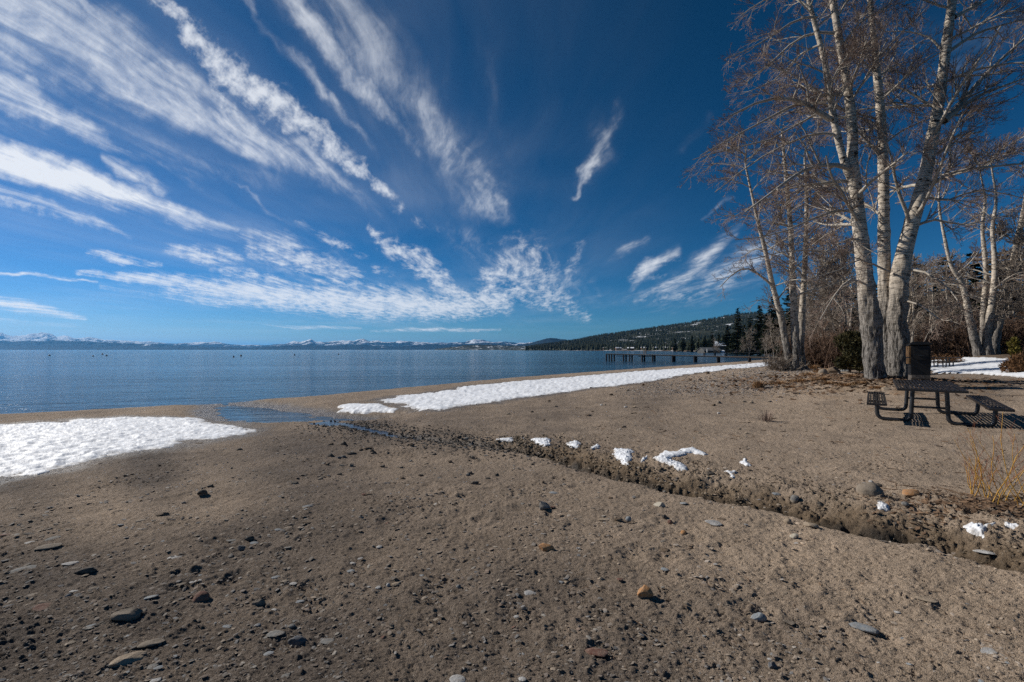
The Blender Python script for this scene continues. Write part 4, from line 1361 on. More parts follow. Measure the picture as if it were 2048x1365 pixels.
def bare_clump(name, label, base_px, Y, trunks, limbs, nrand, Lr, seed, group, dens=(8, 7, 4), thick=1.0, sides=36, rings=220, tmin=.30, furrow=.06, twig='twig', lens=((1.0, 2.5), (.4, 1.0), (.14, .36)), cat='tree'):
    bx = (base_px - 1024) / F * Y
    bz = gz1(bx, Y)
    org = np.array([bx, Y, bz])
    root = empty(name, org)
    tag(root, label, cat, group)
    rs = np.random.RandomState(seed)
    sets = []
    for k, (pts, w, dY, top) in enumerate(trunks):
        P = [Wp(a, b, Y + dY * (1 - .3 * i / len(pts))) for i, (a, b) in enumerate(pts)]
        if top:      # goes on above the frame
            d = norm(P[-1] - P[-2]); d = norm(d + np.array([rs.uniform(-.05, .05), 0, .25]))
            P += [P[-1] + d * top * .5, P[-1] + d * top + np.array([.2, 0, 0])]
        R = [q * Y / F / 2 * .76 for q in w] + ([w[-1] * Y / F / 2 * .6, w[-1] * Y / F / 2 * .2] if top else [])
        P = np.array(P); R = np.array(R)
        if P[0][2] > bz - .1 and k < 9 and pts[0][1] > 640:
            P[0] = P[0] - norm(P[1] - P[0]) * (P[0][2] - bz + .25)
        trunk_mesh(P, R, bz, sides, rings, furrow, root, org, seed * 7 + k)
        tp = resample(P, 40)[None]; tr = np.interp(np.linspace(0, 1, 40), np.linspace(0, 1, len(R)), R)[None]
        LP, LR = spawn(tp, tr, nrand, tmin, .99, *Lr, 1.12, 7, rs, wig=.10, lift=.05, rk=.33, rmin=.022 * thick, curl=-.01)
        LR = np.minimum(LR, .075 * max(1, thick * .8) * np.linspace(1, .3, 7)[None])
        sets.append((LP, LR))
    if limbs:
        PR = [px_limb(p_, Y + y0, Y + y1, r) for p_, y0, y1, r in limbs]
        sets.append((np.array([a for a, _ in PR]), np.array([b for _, b in PR])))
    crown(root, org, sets, twig, 'limb', dens, lens, thick, seed + 5)
    return root


# the big four-stemmed tree by the table
bare_clump('aspen_tree', 'biggest bare aspen with tall pale leaning trunks rising behind the picnic table', 1780, 18.0, [
    ([(1752, 765), (1749, 740), (1743, 650), (1731, 560), (1720, 455), (1711, 385), (1705, 330), (1705, 280), (1700, 211), (1689, 141), (1677, 70), (1666, 0)],
     [54, 46, 41, 37, 33, 31, 27, 23, 21, 19, 17, 15], -.3, 3.5),
    ([(1700, 352), (1690, 330), (1677, 281), (1666, 229), (1659, 176), (1645, 105), (1631, 53), (1617, 0)], [19, 17, 16, 15, 14, 13, 12, 10], -.3, 2.6),
    ([(1786, 765), (1783, 730), (1775, 640), (1769, 560), (1768, 480), (1767, 352), (1765, 281), (1760, 211), (1753, 141), (1747, 70), (1740, 0)],
     [46, 40, 34, 30, 27, 24, 22, 19, 17, 14, 12], .5, 3.0),
    ([(1806, 765), (1800, 740), (1796, 640), (1802, 540), (1821, 457), (1846, 369), (1860, 299), (1874, 229), (1884, 158), (1895, 70), (1905, 0)],
     [56, 48, 42, 40, 34, 29, 27, 25, 23, 21, 19], 0.0, 3.5),
], [
    ([(1660, 239), (1631, 221), (1603, 204), (1561, 197), (1519, 204), (1460, 232)], -.3, -1.5, .11),
    ([(1710, 340), (1666, 330), (1624, 334), (1589, 352), (1547, 383), (1490, 425)], -.3, -2.0, .10),
    ([(1684, 190), (1645, 190), (1596, 207), (1547, 232), (1490, 262), (1400, 312)], -.3, -1.0, .075),
    ([(1670, 67), (1624, 67), (1579, 91), (1533, 134), (1491, 165)], -.3, .8, .06),
    ([(1634, 35), (1596, 39), (1547, 70), (1505, 95), (1450, 118)], -.3, -1.6, .05),
    ([(1622, 20), (1585, -5), (1530, 0), (1470, 40)], -.3, 1.0, .05),
    ([(1640, 90), (1600, 110), (1550, 160), (1480, 190)], -.3, 1.6, .045),
    ([(1674, 270), (1630, 268), (1570, 290), (1500, 330), (1430, 385)], -.3, .5, .06),
    ([(1663, 215), (1610, 240), (1540, 280), (1450, 300), (1385, 320)], -.3, .2, .05),
    ([(1716, 430), (1680, 420), (1620, 440), (1550, 470), (1470, 480)], -.3, -.6, .06),
    ([(1722, 480), (1690, 480), (1650, 505), (1590, 500), (1500, 520)], -.3, -2.0, .05),
    ([(1733, 570), (1700, 560), (1670, 590), (1640, 640)], -.3, -1.6, .045),
    ([(1888, 243), (1920, 211), (1948, 176), (1983, 137), (2060, 68)], 0, .6, .14),
    ([(1890, 241), (1948, 197), (2000, 175), (2070, 150)], 0, -.8, .09),
    ([(1909, 35), (1940, 18), (1962, 7), (2010, -25)], 0, .3, .09),
    ([(1900, 102), (1948, 70), (2000, 52), (2070, 34)], 0, -.5, .07),
    ([(1881, 98), (1856, 74), (1807, 63), (1768, 65)], 0, 1.0, .045),
    ([(1860, 369), (1895, 352), (1941, 338), (2070, 326)], 0, -1.4, .10),
    ([(1850, 395), (1900, 400), (1960, 380), (2060, 400)], 0, .6, .06),
    ([(1825, 455), (1870, 440), (1930, 450), (2020, 430)], 0, -1.2, .06),
    ([(1806, 540), (1850, 545), (1900, 580), (1925, 620)], 0, -2.2, .05),
    ([(1798, 600), (1840, 610), (1880, 640), (1905, 640)], 0, -2.4, .04),
    ([(1760, 211), (1790, 205), (1830, 212), (1850, 230)], .5, .3, .05),
    ([(1766, 290), (1800, 265), (1840, 245), (1890, 225)], .5, 1.2, .05),
    ([(1765, 310), (1740, 290), (1716, 300)], .5, -.5, .04),
    ([(1688, 88), (1719, 46), (1761, 21), (1800, -10)], -.3, -1.2, .05),
    ([(1756, 150), (1720, 120), (1690, 110)], .5, -.8, .04),
    ([(1752, 120), (1790, 80), (1830, 40), (1860, 10)], .5, 1.5, .04),
    ([(1780, 545), (1720, 520), (1680, 540), (1610, 560)], 0, -2.5, .04),
], 17, (2.2, 5.4), 11, 'bare aspen clumps', dens=(9, 9, 4), sides=44, rings=300)

# the middle clump by the shingle
bare_clump('aspen_tree', 'slender bare aspen clump with brush at its foot beside the shingle bank', 1592, 29.0, [
    ([(1580, 738), (1577, 715), (1563, 640), (1545, 570), (1530, 500), (1515, 440), (1506, 400), (1495, 350)], [24, 17, 15, 12, 10, 8, 6, 5], 0, 1.5),
    ([(1594, 740), (1593, 715), (1589, 640), (1585, 560), (1582, 470), (1576, 400), (1570, 330), (1566, 290)], [30, 21, 18, 15, 12, 10, 8, 6], -.3, 1.5),
    ([(1606, 738), (1602, 715), (1604, 640), (1608, 560), (1612, 480), (1613, 400), (1610, 330)], [26, 18, 15, 13, 11, 8, 6], .3, 1.5),
], [
    ([(1548, 575), (1525, 555), (1497, 538), (1470, 545), (1440, 575)], 0, -.8, .09),
    ([(1562, 635), (1545, 610), (1525, 600), (1500, 605)], 0, -1, .05),
    ([(1530, 500), (1505, 500), (1480, 520)], 0, 1, .05),
    ([(1583, 520), (1560, 480), (1535, 470)], 0, 1, .05),
    ([(1612, 480), (1640, 450), (1670, 440)], 0, 1, .05),
    ([(1608, 570), (1640, 560), (1665, 575)], 0, -1, .05),
], 20, (1.8, 4.4), 23, 'bare aspen clumps', dens=(7, 7, 3), thick=1.5, sides=24, rings=150, tmin=.28)

# the clump in the snowy clearing
bare_clump('aspen_tree', 'bare aspen clump with four fanned trunks standing in the snowy clearing', 1972, 40.0, [
    ([(1957, 706), (1952, 690), (1940, 640), (1925, 570), (1902, 530), (1890, 480), (1878, 410), (1882, 350)], [26, 19, 16, 12, 9, 7, 5, 3], 0, 1),
    ([(1968, 706), (1966, 680), (1967, 620), (1972, 545), (1965, 460), (1970, 400), (1961, 350)], [22, 14, 13, 11, 8, 5, 3], .6, 1),
    ([(1976, 706), (1974, 680), (1982, 620), (1990, 540), (1985, 460), (1992, 400), (1983, 335)], [24, 17, 15, 12, 9, 6, 3], -.3, 1),
    ([(1986, 706), (1990, 680), (2003, 620), (2020, 560), (2035, 480), (2048, 420), (2062, 330)], [28, 20, 18, 15, 13, 10, 7], .2, 1),
], [
    ([(1925, 570), (1900, 560), (1870, 545), (1850, 560)], 0, -1, .08),
    ([(2030, 500), (2060, 470), (2100, 440)], 0, -1, .08),
    ([(1940, 625), (1905, 610), (1870, 615)], 0, -1.5, .06),
], 18, (2.2, 5.2), 37, 'bare aspen clumps', dens=(7, 7, 3), thick=1.9, sides=20, rings=120, tmin=.25)


def generic_bare(seed, H, spread, nst, thick=2.2):
    rs = np.random.RandomState(seed)
    root = empty('bare_tree', (0, 0, 0))
    sets = []
    Lmb = MB()
    for k in range(nst):
        a = rs.uniform(0, 6.28); ln = rs.uniform(.05, .22)
        top = np.array([math.cos(a) * ln * H, math.sin(a) * ln * H, H * rs.uniform(.8, 1)])
        P = np.array([(rs.normal(0, .15), rs.normal(0, .15), -.2), top * .33 + rs.normal(0, .12, 3), top * .66 + rs.normal(0, .2, 3), top])
        C_ = resample(P, 14); R = np.linspace(.14, .02, 14) * rs.uniform(.6, 1.1) * H / 11
        V, q = tubes(C_[None], R[None], 9); Lmb.add(V, q)
        LP, LR = spawn(C_[None], R[None], 13, .2, .98, spread * .5, spread, 1.0, 7, rs, wig=.12, lift=.1, rk=.35, rmin=.02, curl=.0)
        sets.append((LP, LR))
    Lmb.build('trunk', M['bark'], root, True)
    crown(root, (0, 0, 0), sets, 'grey twig', 'grey twig', (6, 5, 3), ((.7, 1.6), (.35, .8), (.15, .4)), thick, seed)
    return root


protoB = [generic_bare(51, 12, 3.6, 3), generic_bare(52, 10, 3.0, 4), generic_bare(53, 8, 2.6, 2)]
SPB = [  # px, Y, variant, scale, turn, label
    (1640, 39, 0, 1.0, .3, 'grey bare tree standing just right of the slender middle clump'),
    (1690, 37, 1, 1.1, 1.9, 'twiggy grey bare tree behind the dark bush'),
    (1712, 47, 0, 1.1, 4.0, 'tall grey bare tree seen left of the thickest trunk'),
    (1662, 52, 1, 1.15, 2.6, 'farther grey bare tree between the two near clumps'),
    (1622, 58, 2, 1.5, 5.1, 'thin bare tree far behind the slender middle clump'),
    (1822, 44, 1, 1.1, .9, 'grey bare tree seen between the leaning trunk and the bin'),
    (1868, 50, 0, 1.0, 3.3, 'grey bare tree left of the clearing clump'),
    (1905, 56, 2, 1.6, 1.1, 'bare tree close behind the left side of the clearing clump'),
    (2026, 50, 0, 1.05, 5.6, 'grey bare tree behind the right side of the clearing clump'),
    (2075, 38, 1, 1.3, 2.2, 'bare tree cut by the right edge of the view'),
    (1548, 62, 2, .8, .4, 'low grey bare tree beyond the brush pile left of the middle clump'),
    (1500, 150, 2, 1.3, 4.4, 'pale bare tree on the bank behind the docks'),
    (1532, 130, 2, 1.0, 2.4, 'small pale bare tree on the bank nearer the shingle'),
    (1432, 300, 2, 1.5, .2, 'pale bare tree beside the grey lake house'),
]
for k, (px, Y, v, sc, rz, lab) in enumerate(SPB):
    src = protoB[v]
    first = not src.get('category')
    o = src if first else copy_tree(src)
    x = (px - 1024) / F * Y
    o.location = (x, Y, gz1(x, Y)); o.rotation_euler.z = rz; o.scale = (sc,) * 3
    tag(o, lab, 'tree', 'grey bare trees behind')


# ------------------------------------------------------------------ brown brush
def generic_shrub(seed, H, name='bare_shrub', mat='brush', n=26, thick=1.7, spread=.55):
    rs = np.random.RandomState(seed)
    a = rs.uniform(0, 6.28, n); ln = rs.uniform(.1, 1, n) * spread
    L = H * rs.uniform(.6, 1.05, n)
    d = norm(np.stack([np.cos(a) * ln, np.sin(a) * ln, np.ones(n)], 1))
    P = np.empty((n, 6, 3)); P[:, 0] = np.stack([rs.normal(0, .18 * H, n), rs.normal(0, .18 * H, n), np.full(n, -.1)], 1)
    for k in range(1, 6):
        d = norm(d + rs.normal(0, .12, (n, 3)))
        P[:, k] = P[:, k - 1] + d * (L / 5)[:, None]
    R = np.linspace(.02, .007, 6)[None] * np.ones((n, 1)) * thick * H / 3
    m = MB()
    V, q = tubes(P, R, 4); m.add(V, q)
    P2, R2 = spawn(P, R, 9, .15, 1, .2 * H, .4 * H, .7, 5, rs, wig=.2, lift=.2, rk=.6, rmin=.006 * thick)
    V, q = tubes(P2, R2, 3); m.add(V, q)
    P3, R3 = spawn(P2, R2, 6, .2, 1, .07 * H, .18 * H, .8, 4, rs, wig=.2, lift=.2, rk=.7, rmin=.005 * thick)
    V, q = tubes(P3, R3, 3); m.add(V, q)
    return m.build(name, M[mat], None, True)


shA = generic_shrub(61, 3.6, thick=2.4); shB = generic_shrub(62, 3.0, thick=2.4, spread=.9); shC = generic_shrub(63, 1.3, mat='grey twig', n=40, spread=1.3, thick=1.6)
rs = np.random.RandomState(9)
used = set()


def place_mesh(src, loc, rz, sc, lab, cat, grp=None):
    o = src if src.name not in used else src.copy()
    if src.name not in used: used.add(src.name)
    else: COL.objects.link(o)
    o.location = loc; o.rotation_euler.z = rz; o.scale = (sc,) * 3 if np.ndim(sc) == 0 else sc
    return tag(o, lab, cat, grp)


for k in range(30):
    px = np.linspace(1815, 2110, 30)[k] + rs.uniform(-8, 8); Y = [47, 54, 62][k % 3] + rs.uniform(-2, 2)
    x = (px - 1024) / F * Y
    place_mesh((shA, shB)[k % 2], (x, Y, gz1(x, Y) - .1), rs.uniform(0, 6.28), rs.uniform(1.05, 1.5) * (1 + .12 * (k % 3)),
               'one of the tall brown leafless shrubs crowding the back of the clearing', 'shrub', 'brown thicket behind the clearing')
for k in range(13):
    px = np.linspace(1612, 1728, 13)[k] + rs.uniform(-5, 5); Y = [33, 40][k % 2] + rs.uniform(-1.5, 1.5)
    x = (px - 1024) / F * Y
    place_mesh((shA, shB)[k % 2], (x, Y, gz1(x, Y) - .1), rs.uniform(0, 6.28), rs.uniform(.7, 1.05),
               'one of the brown leafless shrubs packed between the middle clump and the biggest aspen', 'shrub', 'brown brush between the aspens')
x, y = ray_ground(1562, 741)
place_mesh(shC, (x, y, gz1(x, y) - .1), 0, 1.15, 'low heap of grey twiggy brush at the left foot of the middle aspen clump', 'shrub')


# ------------------------------------------------------------------ leafy shrubs
def leaf_mass(name, W_, H_, n, size, mat, seed, lobes=9, shape='round', parent=None, link=True):
    rs = np.random.RandomState(seed)
    cs = []
    for k in range(lobes):
        a = rs.uniform(0, 6.28); r = rs.uniform(0, .32) * W_; z = rs.uniform(.15, .85) * H_
        if shape == 'cone': r *= 1.1 * (1 - z / H_)
        cs.append((math.cos(a) * r, math.sin(a) * r, z, rs.uniform(.16, .30) * W_ * (1 if shape == 'round' else max(.3, 1.15 - z / H_))))
    cs = np.array(cs)
    pk = rs.randint(0, lobes, n)
    d = norm(rs.normal(size=(n, 3))); rad = rs.uniform(.45, 1.08, n) ** .7
    ctr = cs[pk, :3] + d * (cs[pk, 3] * rad)[:, None] * np.array([1, 1, 1.25 if shape == 'cone' else .9])
    ctr[:, 2] = np.abs(ctr[:, 2])
    u = norm(d * .5 + rs.normal(size=(n, 3)) * .6 + np.array([0, 0, .5])); v = norm(np.cross(u, rs.normal(size=(n, 3))))
    s = size * rs.uniform(.5, 1.4, n)[:, None]
    V = np.stack([ctr - v * s * .28, ctr + v * s * .28, ctr + u * s * 1.3], 1).reshape(-1, 3)
    Fc = np.arange(3 * n).reshape(-1, 3)
    return mesh_np(name, V, Fc, M[mat], False, parent, link=link)


def leafy(name, px, pyb, wpx, hpx, mat, lab, seed, n=2600, shape='round', size=None, Y=None, zoff=0.0):
    if Y is None: x, y = ray_ground(px, pyb)
    else: x, y = (px - 1024) / F * Y, Y
    W_, H_ = wpx * y / F, hpx * y / F
    root = empty(name, (x, y, gz1(x, y) + zoff))
    tag(root, lab, 'shrub')
    leaf_mass('foliage', W_, H_, n, size or W_ * .09, mat, seed, shape=shape, parent=root, lobes=14)
    m = MB(); rs = np.random.RandomState(seed)
    for _ in range(6):
        a = rs.uniform(0, 6.28)
        m.tube([(0, 0, -.1), (math.cos(a) * W_ * .08, math.sin(a) * W_ * .08, H_ * .3), (math.cos(a) * W_ * .2, math.sin(a) * W_ * .2, H_ * .6)], [.03, .02, .01], 5)
    m.build('stem', M['pine bark'], root)
    return root


leafy('juniper_shrub', 1700, 746, 66, 92, 'juniper', 'dark green juniper bush tucked against the left side of the thickest trunk', 71, 6500, size=.13)
leafy('juniper_shrub', 1672, 738, 44, 62, 'juniper', 'lower dark juniper bush left of the one against the trunk', 72, 4200, size=.12)
leafy('cedar_shrub', 1638, 728, 32, 40, 'gold', 'small yellow-green cone shaped cedar nearest the middle clump', 73, 2600, 'cone', size=.12)
leafy('cedar_shrub', 1660, 726, 30, 74, 'gold', 'taller yellow-green cedar between the small cone and the juniper', 74, 3000, 'cone', size=.14)
leafy('cedar_shrub', 2028, 706, 30, 42, 'gold', 'yellow-green young cedar on its own in the snow right of the clearing clump', 75, 2200, 'cone', Y=36, size=.14)
leafy('low_shrub', 2040, 748, 66, 30, 'russet', 'russet spreading low shrub on the snow at the right edge', 76, 3800, size=.10)
leafy('low_shrub', 1895, 728, 60, 12, 'russet', 'flat olive-brown mat of shrub poking through the clearing snow', 77, 1500, size=.10)


def tuft(px, py, w, h, mat, lab, seed, n=500, name='grass_tuft', cat='grass tuft'):
    x, y = ray_ground(px, py)
    k = y / F; W_, H_ = w * k, h * k
    rs = np.random.RandomState(seed)
    a = rs.uniform(0, 6.28, n); r = rs.uniform(0, .32, n) * W_
    b = np.stack([np.cos(a) * r, np.sin(a) * r * .7, np.full(n, -.02)], 1)
    t = b + np.stack([np.cos(a) * rs.uniform(.0, .35, n) * W_, np.sin(a) * rs.uniform(0, .3, n) * W_, rs.uniform(.4, 1, n) * H_], 1)
    m_ = (b + t) / 2 + np.array([0, 0, 1]) * (H_ * .12)
    wv = np.stack([-np.sin(a), np.cos(a), a * 0], 1) * (k * .55)
    V = np.stack([b - wv, b + wv, m_ + wv * .7, m_ - wv * .7, t, t + wv * .2], 1).reshape(-1, 3)
    i = np.arange(n)[:, None] * 6
    Fq = np.concatenate([i + np.array([[0, 1, 2, 3]]), i + np.array([[3, 2, 5, 4]])])
    o = mesh_np(name, V, Fq, M[mat], False)
    o.location = (x, y, gz1(x, y))
    return tag(o, lab, cat)


tuft(1517, 776, 30, 16, 'straw', 'rounded tuft of dry russet grass left of the straw patch', 81)
tuft(1532, 843, 44, 26, 'twig', 'sparse reddish twig tuft on the open sand left of the picnic table', 82, 60, 'twig_tuft', 'twig tuft')
for k, (px, py, w, h) in enumerate([(1560, 768, 60, 8), (1600, 764, 50, 9), (1640, 760, 50, 10), (1655, 768, 40, 8), (1690, 772, 46, 8), (1720, 768, 40, 8), (1618, 752, 50, 10), (1640, 745, 40, 10), (1752, 776, 46, 7), (1700, 755, 30, 7), (1625, 738, 30, 10), (1580, 775, 40, 6)]):
    tuft(px, py, w, h, 'straw', 'one of the flattened straw coloured grass patches along the rise before the aspens', 90 + k, 170)['group'] = 'flattened dry grass patches'


# ------------------------------------------------------------------ conifers
def conifer(seed, H, Rm, n_wh=34, per=9, leaf=.55, bare=.08, droop=.25, slim=1.0, pine=False):
    rs = np.random.RandomState(seed)
    T = []
    for w in range(n_wh):
        f = bare + (1 - bare) * (w + rs.uniform(0, 1)) / n_wh
        z = H * f
        rad = 1.3 * Rm * ((1 - f) ** .85 if not pine else (1 - f) ** .5 * (.75 + .5 * math.sin(f * 9 + seed))) * rs.uniform(.7, 1.15) + .12
        kk = max(3, int(per * (1.1 - f * .6)))
        for b in range(kk):
            a = rs.uniform(0, 6.28); L = rad * rs.uniform(.65, 1.12)
            m = max(2, int(L / (leaf * .55)))
            dr = droop * rs.uniform(.4, 1.3) * (1 - f) - .12 * f
            for s in range(m):
                t = (s + rs.uniform(.2, 1)) / m
                c = np.array([math.cos(a) * L * t, math.sin(a) * L * t, z - L * dr * t + rs.normal(0, .08)])
                for _ in range(5):
                    aa = a + rs.uniform(-1.3, 1.3)
                    d = np.array([math.cos(aa), math.sin(aa), rs.uniform(-.25, .6)]) * leaf * rs.uniform(.6, 1.4)
                    sd = np.array([-math.sin(aa), math.cos(aa), rs.uniform(-.6, .6)]) * leaf * .36
                    T.append((c - sd, c + sd, c + d))
    V = np.array(T).reshape(-1, 3)
    root = empty('pine_tree', (0, 0, 0))
    mesh_np('foliage', V, np.arange(len(V)).reshape(-1, 3), M['needles'], False, root)
    m = MB(); m.tube([(0, 0, -.5), (0, 0, H * .5), (0, 0, H * .97)], [H * .018 + .06, H * .011, .03], 8)
    m.build('trunk', M['pine bark'], root, True)
    return root


protoC = [conifer(1, 20, 3.9, n_wh=40, leaf=.7), conifer(2, 20, 3.1, per=9, n_wh=40, leaf=.7), conifer(3, 18, 4.0, pine=True, bare=.14, n_wh=32, per=11, leaf=.8), conifer(4, 19, 3.7, pine=True, bare=.10, n_wh=34, per=10, leaf=.8)]
HC = [20, 20, 18, 19]
PINES = [  # px, top py, Y, variant, label
    (1475, 618, 235, 0, 'tall dark spire shaped pine rising clear of the ridge left of the pine group'),
    (1520, 611, 190, 1, 'dark pine second tallest, just left of the group by the middle aspens'),
    (1546, 596, 150, 0, 'tallest dark pine beside the leftmost aspen trunk'),
    (1500, 636, 175, 3, 'broad bushy pine between the two spire pines'),
    (1560, 612, 140, 2, 'broad pine directly behind the leftmost aspen trunk'),
    (1532, 630, 160, 3, 'lower broad pine under the tallest pine'),
    (1455, 652, 260, 2, 'pine close to the right of the lake house'),
    (1488, 650, 215, 1, 'short slim pine behind the broad bushy one'),
    (1424, 664, 420, 3, 'pine standing behind the lake house roof'),
    (1438, 668, 400, 0, 'small pine right behind the lake house'),
    (1410, 672, 460, 2, 'small broad pine left behind the lake house'),
    (1384, 671, 500, 3, 'broad pine on the shore left of the lake house'),
    (1366, 676, 560, 2, 'broad pine second left of the lake house'),
    (1397, 678, 480, 1, 'slim pine on the shore nearest the lake house'),
    (1350, 676, 620, 3, 'broad pine third left of the lake house'),
    (1582, 560, 95, 0, 'dark pine seen through the middle aspen trunks'),
    (1600, 590, 105, 3, 'bushy pine just right behind the middle aspen trunks'),
    (1626, 575, 95, 1, 'slim dark pine behind the grey bare trees'),
    (1652, 590, 100, 3, 'bushy pine behind the yellow-green cedars'),
    (1684, 560, 90, 0, 'dark pine behind the juniper bush'),
    (1712, 585, 85, 2, 'pine left behind the thickest trunk'),
    (1752, 570, 88, 3, 'pine glimpsed between the thick trunks'),
    (1812, 556, 85, 2, 'pine behind the bin, right of the leaning trunk'),
    (1838, 528, 80, 3, 'broad dark pine second right of the leaning trunk'),
    (1868, 540, 84, 2, 'broad dark pine left of the clearing clump'),
    (1893, 512, 78, 3, 'tall dark pine just left of the clearing clump'),
    (1922, 530, 76, 2, 'dark pine behind the left trunk of the clearing clump'),
    (1950, 505, 80, 3, 'tall dark pine behind the middle of the clearing clump'),
    (1985, 520, 74, 0, 'pointed dark pine behind the clearing clump trunks'),
    (2012, 500, 78, 3, 'broad dark pine behind the right trunk of the clearing clump'),
    (2042, 515, 72, 2, 'dark pine at the right edge of the view'),
    (2080, 490, 76, 3, 'dark pine cut off by the right edge'),
]
for k, (px, py, Y, v, lab) in enumerate(PINES):
    src = protoC[v]
    o = src if not src.get('category') else copy_tree(src)
    x = (px - 1024) / F * Y
    z = gz1(x, Y) - .3
    H = CAMZ + (HZ - py) / F * Y - z
    s = H / HC[v]
    o.location = (x, Y, z); o.rotation_euler.z = k * 1.7; o.scale = (s * (1.0 if s < 1.2 else .9), s * (1.0 if s < 1.2 else .9), s)
    tag(o, lab, 'pine tree', 'pines behind the shore')


# ------------------------------------------------------------------ far hills, forest and mountains
def skyline(pts, Y):
    a = np.array(pts, float)
    return (a[:, 0] - 1024) / F, (HZ - a[:, 1]) / F * Y + CAMZ


def m_hill(N, p, o):
    geo = N.n('ShaderNodeNewGeometry').outputs['Position']
    n = N.noise(geo, .012, 8, .7); n2 = N.noise(geo, .05, 5, .7)
    c = N.mix(N.rng(n2, .35, .65), (.020, .026, .018, 1), (.055, .055, .035, 1))
    sn = N.rng(N.math('ADD', n, N.math('MULTIPLY', n2, .35)), .745, .785)
    N.set(p, 'Base Color', N.mix(sn, c, (.70, .72, .76, 1))); N.set(p, 'Roughness', .9); N.set(p, 'Specular IOR Level', .05)


M['hill'] = material('wooded_hill', m_hill)
HILL = [(1040, 697), (1085, 692), (1150, 683), (1210, 672), (1280, 663), (1350, 653), (1420, 643), (1470, 634), (1510, 630), (1560, 632), (1650, 636), (1800, 640), (2048, 630), (2500, 640)]
hu, hz_ = skyline(HILL, 3000)


def hill_z(X, Y):
    u = X / Y
    e = np.interp(u, hu, hz_) * sstep(.0, .10, u + .03)
    z = e * sstep(1300, 3000, Y) * np.where(Y > 3000, sstep(5200, 3000, Y), 1)
    return z * (1 + .10 * fbm(X, Y, 1 / 420., 4, 600)) - 3 * (Y < 1500)


uu, YY = np.meshgrid(np.linspace(-.03, 1.7, 260), np.linspace(1500, 4800, 70))
XX = uu * YY; ZZ = hill_z(XX, YY) - 1
ii = (np.arange(69)[:, None] * 260 + np.arange(259)[None]).ravel()
tag(mesh_np('wooded_hill', np.stack([XX, YY, ZZ], -1).reshape(-1, 3), np.stack([ii, ii + 1, ii + 261, ii + 260], 1), M['hill'], True), kind='structure')


def far_wood(name, X, Y, Z, H, seed, label, tri=10):
    rs = np.random.RandomState(seed)
    n = len(X)
    # three stacked ragged skirts per tree
    Vs = []; Fs = []
    lay = 3; sd = 5
    base = 0
    V = np.empty((n, lay, sd + 1, 3))
    for l in range(lay):
        z0 = H * (.10 + .28 * l); z1 = H * (.55 + .23 * l) if l < 2 else H
        r = H * (.20 - .055 * l) * rs.uniform(.8, 1.2, n)
        a0 = rs.uniform(0, 6.28, n)
        for k in range(sd):
            a = a0 + k * 2 * math.pi / sd
            rr = r * rs.uniform(.6, 1.25, n)
            V[:, l, k] = np.stack([X + np.cos(a) * rr, Y + np.sin(a) * rr, Z + z0 + rs.uniform(-.06, .06, n) * H], 1)
        V[:, l, sd] = np.stack([X, Y, Z + z1], 1)
    f1 = np.array([[k, (k + 1) % sd, sd] for k in range(sd)])
    Fc = (np.arange(n * lay)[:, None, None] * (sd + 1) + f1[None]).reshape(-1, 3)
    o = mesh_np(name, V.reshape(-1, 3), Fc, M['needles'], False)
    return tag(o, label, 'forest', kind='stuff')


rs = np.random.RandomState(31)
n = 26000
Yt = rs.uniform(1550, 3050, n) ; ut = rs.uniform(.03, 1.0, n); Xt = ut * Yt
cl = fbm(Xt, Yt, 1 / 160., 4, 610)
kq = cl > -.10 + .12 * sstep(.3, .5, ut)
Xt, Yt = Xt[kq], Yt[kq]
far_wood('hillside_forest', Xt, Yt, hill_z(Xt, Yt) - 2, rs.uniform(9, 19, len(Xt)), 32, 'dark conifer forest covering the long hill, snow showing between')

n = 60000                      # the wood along the opposite shore
Yt = rs.uniform(330, 2100, n); Xt = rs.uniform(40, 1500, n)
ut = Xt / Yt
kq = (ut > .02) & (ut < .64)
Xt, Yt = Xt[kq], Yt[kq]
d_, s_, _ = seg_dist(Xt, Yt, SHORE); sS = d_ * s_
cl = fbm(Xt, Yt, 1 / 55., 3, 620)
wq = np.exp(-np.maximum(sS - 10, 0) / 130.) * .55
clear = (sstep(.195, .21, Xt / Yt) * sstep(.355, .345, Xt / Yt))          # villas and open snow on this stretch
kq = (sS > 6) & (sS < 620) & (rs.uniform(0, 1, len(Xt)) < wq * (1 - .72 * clear * (sS < 240))) & (cl > -.35 + .2 * clear)
Xt, Yt, sS = Xt[kq], Yt[kq], sS[kq]
Zt = g_smooth(Xt, Yt) - .5
far_wood('shore_forest', Xt, Yt, Zt, rs.uniform(11, 21, len(Xt)), 33, 'dark belt of conifers along the opposite shore')


